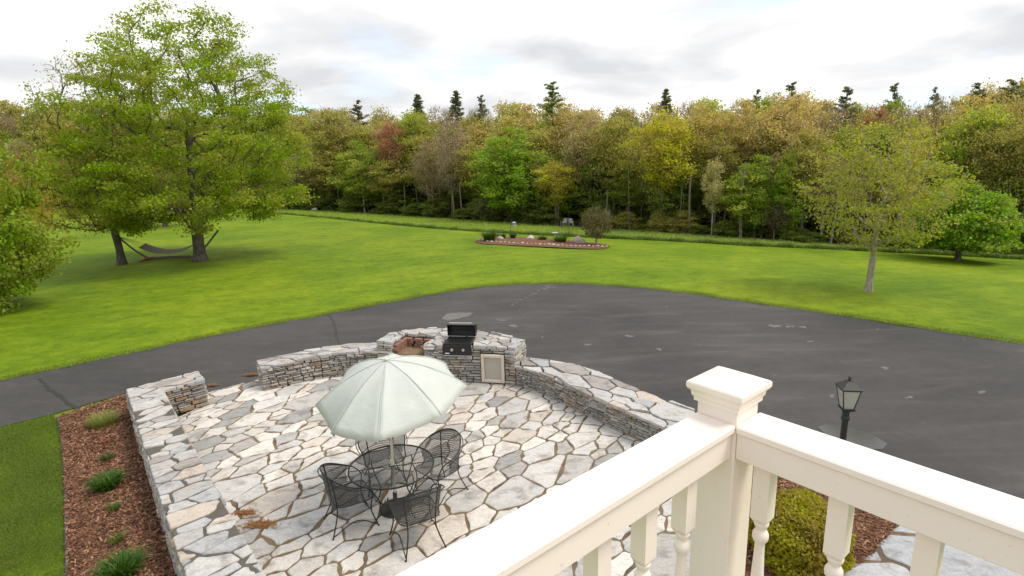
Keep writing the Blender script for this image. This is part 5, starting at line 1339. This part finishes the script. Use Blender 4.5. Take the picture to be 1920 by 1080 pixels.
# clipped bush
hb = hit(1492, 1000, 0.28)
def bush(name, label, cat, loc, rx, ry, rz_, n, leaf, color, seed, box=3.0):
    rg = np.random.default_rng(seed); d = rg.normal(0, 1, (n, 3)); d /= np.linalg.norm(d, axis=1, keepdims=True); d[:, 2] = np.where(d[:, 2] < -0.45, -d[:, 2], d[:, 2])
    k = 1.0 / (np.abs(d) ** box).sum(1) ** (1 / box); lump = 1 + 0.05 * np.sin(d[:, 0] * 7 + 1) * np.sin(d[:, 1] * 6) + 0.04 * np.sin(d[:, 2] * 9 + d[:, 0] * 5)
    c = d * (k * lump * (0.80 + 0.22 * rg.random(n) ** 0.5))[:, None] * np.array([rx, ry, rz_]); c[:, 2] += rz_ * 0.62
    cl = 0.5 + 0.5 * np.sin(c[:, 0] * 9 + seed) * np.sin(c[:, 1] * 8 + 2) ; v, q, tint = leaves(rg, c, np.clip(cl * .6 + rg.random(n) * .4, 0, 1), leaf, 0.5)
    t = thing(name, label, cat, tuple(map(float, loc))); o = link(bpy.data.objects.new('foliage', fast_mesh('foliage', v, q, 4, M_LEAF, tint)), t); o.color = (*color, 1)
    mb = MB()
    for i in range(14):
        a = rg.uniform(0, 2 * pi); mb.tube([(0.05 * cos(a), .05 * sin(a), -0.03), (rx * .6 * cos(a), ry * .6 * sin(a), rz_ * rg.uniform(.4, 1.1))], [0.012, 0.004], 4)
    mb.build('stems', M_BARK, t); return t
bush('clipped_bush', 'dense rounded yellow-green bush seen between the railing balusters', 'bush', (hb[0], hb[1], 0.0), 0.56, 0.56, 0.42, 15000, 0.034, (0.36, 0.315, 0.018), 8)

# ------------------------------------------------------------------ hammock
hc = ground(322, 486); ux = np.array([1.0, 0.12]); ux /= np.linalg.norm(ux); pm = px_per_m(hc)
ham = thing('hammock', 'taupe hammock hanging in a wooden stand between two lawn trees', 'hammock', tuple(hc), math.atan2(ux[1], ux[0]))
hs = 1.0
MB().tube(smooth_line([np.array(p) for p in [(-1.42, 0, 0.08), (-0.7, 0, 0.11), (0, 0, 0.12), (0.7, 0, .11), (1.42, 0, 0.08)]], .2), 0.07, 8).build('base_beam', M_WOODGREY, ham)
for sx in (-1, 1):
    MB().tube(smooth_line([np.array(p) for p in [(sx * 1.25, 0, 0.12), (sx * 1.9, 0, 0.62), (sx * 2.75, 0, 1.55)]], .2), 0.055, 8).build('upright', M_WOODGREY, ham)
    MB().box((sx * 1.38, 0, 0.07), (0.16, 1.3, 0.11), 0, 0.01).build('foot_beam', M_WOODORANGE, ham)
    MB().tube([(sx * 1.35, -0.30, 0.13), (sx * 1.05, 0.0, 0.16)], 0.035, 6).build('brace', M_WOODORANGE, ham)
    mb = MB(); mb.tube([(sx * 1.42, -0.42, 0.80), (sx * 1.42, 0.42, 0.92)], 0.02, 6); mb.build('spreader_bar', M_WOODGREY, ham)
    mb = MB()
    for k in range(7):
        y = -0.4 + k * 0.8 / 6; mb.tube([(sx * 1.42, y, 0.86 + y * 0.14), (sx * 2.62, 0, 1.43)], 0.006, 3)
    mb.build('cords', M_ROPE, ham)
v = []; f = []
for i in range(17):
    s = -1 + i / 8
    for j in range(5):
        t = -1 + j / 2; v.append((s * 1.42, t * 0.42, 0.46 + 0.40 * s * s + 0.06 * t - 0.07 * (1 - t * t) * (1 - s * s)))
for i in range(16):
    for j in range(4): a = i * 5 + j; f.append((a, a + 5, a + 6, a + 1))
fb = mesh_obj('fabric_bed', v, f, M_ROPE, ham, smooth=True); md = fb.modifiers.new('thick', 'SOLIDIFY'); md.thickness = 0.02

# ------------------------------------------------------------------ island bed
ib = ground(1016, 457)
isl = [ground(x, y)[:2] for x, y in [(892, 454), (905, 458), (960, 461), (1020, 464), (1080, 467), (1125, 468), (1143, 464), (1135, 459), (1100, 455), (1040, 449), (980, 446), (920, 446), (898, 449)]]
isl = [tuple(p) for p in smooth_line(isl, 0.4, True)]
v = [(x, y, float(terrain(x, y)) + 0.045) for x, y in isl]; cx_ = np.mean(isl, 0); v.append((cx_[0], cx_[1], float(terrain(*cx_)) + 0.22)); n = len(isl)
ibm = mesh_obj('island_bed', v, [(i, (i + 1) % n, n) for i in range(n)] if area(isl) > 0 else [((i + 1) % n, i, n) for i in range(n)], M_MULCH, smooth=True); ibm['kind'] = 'structure'
def rock(label, px, py, w, h, mat, seed, name='garden_rock', group=None, k=None):
    rg = np.random.default_rng(seed); p = ground(px, py); b_ = bmesh.new(); bmesh.ops.create_icosphere(b_, subdivisions=2, radius=1.0)
    s = 1 / px_per_m(p)
    for vv in b_.verts:
        d = 1 + 0.16 * math.sin(vv.co.x * 4 + seed) * math.cos(vv.co.y * 3.3) + rg.normal(0, .06); vv.co = Vector((vv.co.x * d * w * s / 2, vv.co.y * d * w * s / 2 * .8, max(-0.2, vv.co.z) * d * h * s * .8))
    me = bpy.data.meshes.new(name); b_.to_mesh(me); b_.free(); me.materials.append(mat); o = link(bpy.data.objects.new(name, me)); o.location = (p[0], p[1], p[2] + 0.1); return tag(o, label, 'rock', group)
rock('round white rock in the middle of the island bed', 995, 452, 17, 10, M_ROCK, 1)
rock('large pinkish boulder in the island bed beside the round shrub', 1085, 458, 28, 15, M_PINKROCK, 2)
rock('small pale rock in front of the left plant of the island bed', 938, 450, 12, 6, M_ROCK, 3)
rr2 = random.Random(9)
for i in range(30):
    t = i / 29; x = 897 + t * 240; y = 455.5 + t * 11.5 + rr2.uniform(-.8, .8) - 2.5 * abs(2 * t - 1) ** 4
    rock('pale edging stone along the front of the island bed', x, y, rr2.uniform(4, 8), rr2.uniform(1.2, 2.6), M_ROCK if rr2.random() < .35 else M_PINKROCK, 20 + i, 'edging_stone', 'edging stones of the island bed')
def gtuft(label, px, py, wpx, hpx, color, seed, n=220):
    p = ground(px, py); k = 1 / px_per_m(p); L_ = hpx * k * 1.35
    return tuft('garden_perennial', label, 'plant', (p[0], p[1], p[2] + .08), n, L_, wpx * k * .28, color, 0.035, 0.8, seed)
gtuft('big green clump at the left end of the island bed', 918, 453, 36, 18, (0.06, 0.115, 0.010), 31, 320)
gtuft('smaller green clump behind the small pale rock', 940, 449, 26, 9, (0.06, 0.12, 0.012), 32)
gtuft('dark compact plant between the rocks of the island bed', 962, 450, 14, 10, (0.035, 0.075, 0.010), 33)
gtuft('dark green plant right of the round white rock', 1017, 455, 20, 10, (0.045, 0.08, 0.010), 34)
gtuft('bright green clump left of the pinkish boulder', 1051, 458, 32, 15, (0.075, 0.14, 0.010), 35, 320)
sp_ = ground(1118, 461)
shr = make_tree(16, 2.3, 0.05, 0.35, [(0.55, .5), (0.9, .85), (1.4, 1.0), (1.9, .85), (2.2, .45), (2.3, .2)], 240, 20, 0.055, 0.10, leader=0.2, bf=0.5, rt=0.005, clumpy=0.1, crook=0.03, mat_bark=M_BARK_PALE, twigs=4, seg=0.3)
ss = (z_for_py(sp_[0], sp_[1], 388) - sp_[2]) / 2.3
place_tree('round_shrub', 'round olive-brown shrub with many pale stems in the island bed', shr, sp_, 0, (ss, ss, ss), (0.135, 0.125, 0.03), cat='shrub', crown='foliage')
def pole(label, px, py, toppx, hook, name='feeder_pole'):
    p = ground(px, py); H = z_for_py(p[0], p[1], toppx) - p[2]; t = thing(name, label, 'pole', tuple(p))
    MB().tube([(0, 0, -.05), (0, 0, H - .15), (0.04, 0, H - .03), (0.12, 0, H), (0.20, 0, H - .04), (0.23, 0, H - .12)], 0.011, 5).build('hook_rod', M_IRON, t)
    if hook == 'feeder':
        mb = MB(); mb.lathe([(0.02, 0.30), (0.16, 0.22), (0.16, 0.20), (0.10, 0.19), (0.10, 0.05), (0.17, 0.04), (0.17, 0.0)], (0.23, 0, H - .46), 10); mb.build('bird_feeder', M_BIRDGREY, t)
    return t
pole('iron hook pole with a grey bird feeder behind the island bed', 958, 446, 411, 'feeder'); pole('plain iron hook pole next to the pinkish boulder', 1067, 455, 398, None)
bb = ground(1041, 452); t = thing('bird_bath', 'small pale bird bath in the island bed', 'bird bath', tuple(bb))
MB().lathe([(0.13, 0), (0.12, .04), (0.05, .08), (0.045, .38), (0.07, .42)], (0, 0, 0.05), 12).build('pedestal', M_ROCK, t); MB().lathe([(0.06, 0), (0.20, .05), (0.21, .08), (0.18, .06)], (0, 0, 0.47), 14).build('basin', M_ROCK, t)
# things at the woods edge
for i, (px, py, w, h) in enumerate([(790, 404, 14, 6), (801, 404.5, 16, 6), (822, 406, 9, 5), (590, 394.5, 12, 5)]):
    rock(['flat white rock at the woods edge, left of a pair', 'flat white rock at the woods edge, right of a pair', 'small grey rock beside the pair of white rocks', 'pale rock at the woods edge by the big maple crown'][i], px, py, w, h, M_ROCK, 60 + i, 'field_rock')
def lawn_chair(px, py, rz, label):
    p = deeper(ground(px, py), 0.3); t = thing('garden_chair', label, 'chair', tuple(p), rz, None); k = 0.8
    t.scale = (k, k, k)
    MB().box((0, 0, .38), (.5, .48, .04), 0, .01).build('seat', M_PLASTIC, t)
    for i in range(5):
        o = MB().box((0, 0, 0.28), (.085, .025, .56), 0, .006).build('back_slat', M_PLASTIC, t); o.location = (-.2 + i * .1, -.25, .40); o.rotation_euler = (radians(14), 0, 0)
    for sx in (-1, 1):
        MB().box((sx * .29, 0, .58), (.09, .56, .03), 0, .008).build('armrest', M_PLASTIC, t)
        for sy in (-1, 1): MB().box((sx * .26, sy * .22, .28), (.05, .05, .56), 0, .005).build('leg', M_PLASTIC, t)
    return t
lawn_chair(1057, 424, 0.5, 'white garden chair turned aside under the trees behind the island bed'); lawn_chair(1071, 424, -0.4, 'white garden chair facing the lawn under the trees behind the island bed')

# ------------------------------------------------------------------ grass
grg = np.random.default_rng(123)
def grass(name, label, pts, z, h, w, lean, color, segs=2):
    n = len(pts); zz = z(pts[:, 0], pts[:, 1]) if callable(z) else np.full(n, z)
    v, q, tint = blades(grg, np.column_stack([pts, zz]), h * (1 + 0.35 * np.sin(pts[:, 0] * 3.1 + 2 * np.sin(pts[:, 1] * 1.3)) * np.sin(pts[:, 1] * 2.7)) * grg.uniform(.55, 1.25, n), np.full(n, w), lean * grg.uniform(.2, 1.4, n), None, segs)
    o = link(bpy.data.objects.new(name, fast_mesh(name, v, q, 4, M_GRASS, tint))); o.color = (*color, 1); return tag(o, label, 'grass', None, 'stuff')
nl = [hit(x, y, -0.05)[:2] for x, y in [(-120, 830), (0, 801), (100, 778), (112, 800), (118, 850), (121, 900), (123, 980), (125, 1080), (128, 1130), (-40, 1130), (-120, 960)]]
grass('lawn_grass', 'short mown grass of the near lawn beside the mulch bed', scatter_in([tuple(p) for p in nl], 90000, grg), -0.055, 0.055, 0.006, 0.9, (0.135, 0.20, 0.010))
# ragged lawn edge along the far side of the drive
E_ = np.array(drive_far); seg_i = grg.integers(0, len(E_) - 1, 26000); tt = grg.random((26000, 1)); ep = E_[seg_i] * (1 - tt) + E_[seg_i + 1] * tt
tn = E_[seg_i + 1] - E_[seg_i]; tn /= np.linalg.norm(tn, axis=1, keepdims=True); nn_ = np.stack([-tn[:, 1], tn[:, 0]], 1)
ep = ep + nn_ * (grg.random((26000, 1)) ** 1.5 * 0.45 - 0.05 + 0.04 * np.sin(ep[:, :1] * 5))
grass('edge_grass', 'ragged grass fringe along the far edge of the driveway', ep, -0.04, 0.07, 0.010, 1.0, (0.18, 0.24, 0.014))
def strip_between(A_, B_, n):
    k = grg.integers(0, len(A_) - 1, n); t = grg.random((n, 1)); a = A_[k] * (1 - t) + A_[k + 1] * t; b = B_[k] * (1 - t) + B_[k + 1] * t; s = grg.random((n, 1)); return a * (1 - s) + b * s
xs_ = np.linspace(520, 2150, 60); e_y = np.interp(xs_, [p[0] for p in edge_px], [p[1] for p in edge_px]); t_y = np.interp(xs_, [p[0] for p in tree_px], [p[1] for p in tree_px])
Eg = np.array([ground(x, y)[:2] for x, y in zip(xs_, e_y)]); Tg = np.array([ground(x, y)[:2] for x, y in zip(xs_, t_y)])
grass('meadow_grass', 'longer unmown grass strip in front of the woods', strip_between(Eg, Tg, 60000), lambda x, y: terrain(x, y), 0.20, 0.022, 0.9, (0.26, 0.345, 0.05))
fr = Eg + (Tg - Eg) / np.linalg.norm(Tg - Eg, axis=1, keepdims=True) * 0.7
grass('meadow_fringe', 'tall dark grass fringe where the mown lawn ends', strip_between(Eg, fr, 26000), lambda x, y: terrain(x, y), 0.30, 0.025, 0.7, (0.115, 0.185, 0.016))
# orange needles gathered in joints and corners of the patio
def litter(px, py, r, n, seed):
    rg = np.random.default_rng(seed); p = hit(px, py, 0.0); c = np.column_stack([p[:2] + rg.normal(0, r, (n, 2)) * np.array([1.5, .7]), np.full(n, 0.008) + rg.uniform(0, .012, n)])
    a = rg.uniform(0, pi, n); l = rg.uniform(.02, .05, n); u = np.stack([np.cos(a) * l, np.sin(a) * l, rg.normal(0, .006, n)], 1); w = np.stack([-np.sin(a), np.cos(a), np.zeros(n)], 1) * .004
    v = np.stack([c - u - w, c + u - w, c + u + w, c - u + w], 1).reshape(-1, 3); tint = np.repeat(np.stack([rg.random(n), rg.random(n), np.zeros(n)], 1), 4, 0)
    o = link(bpy.data.objects.new('fallen_needles', fast_mesh('fallen_needles', v, np.arange(4 * n).reshape(-1, 4), 4, M_GRASS, tint))); o.color = (0.33, 0.15, 0.045, 1); return o
for i, (x, y, r, n, lb_) in enumerate([(472, 702, .05, 200, 'drift of orange needles at the end of the curved wall'), (488, 985, .07, 260, 'drift of orange needles on the patio beside the seat wall'), (462, 962, .05, 140, 'small orange needle drift in a joint near the seat wall'), (398, 722, .04, 90, 'orange needles in the patio gap by the wall return'), (1045, 720, .06, 120, 'orange needles at the foot of the long patio wall')]):
    tag(litter(x, y, r, n, 200 + i), lb_, 'leaf litter', None, 'stuff')
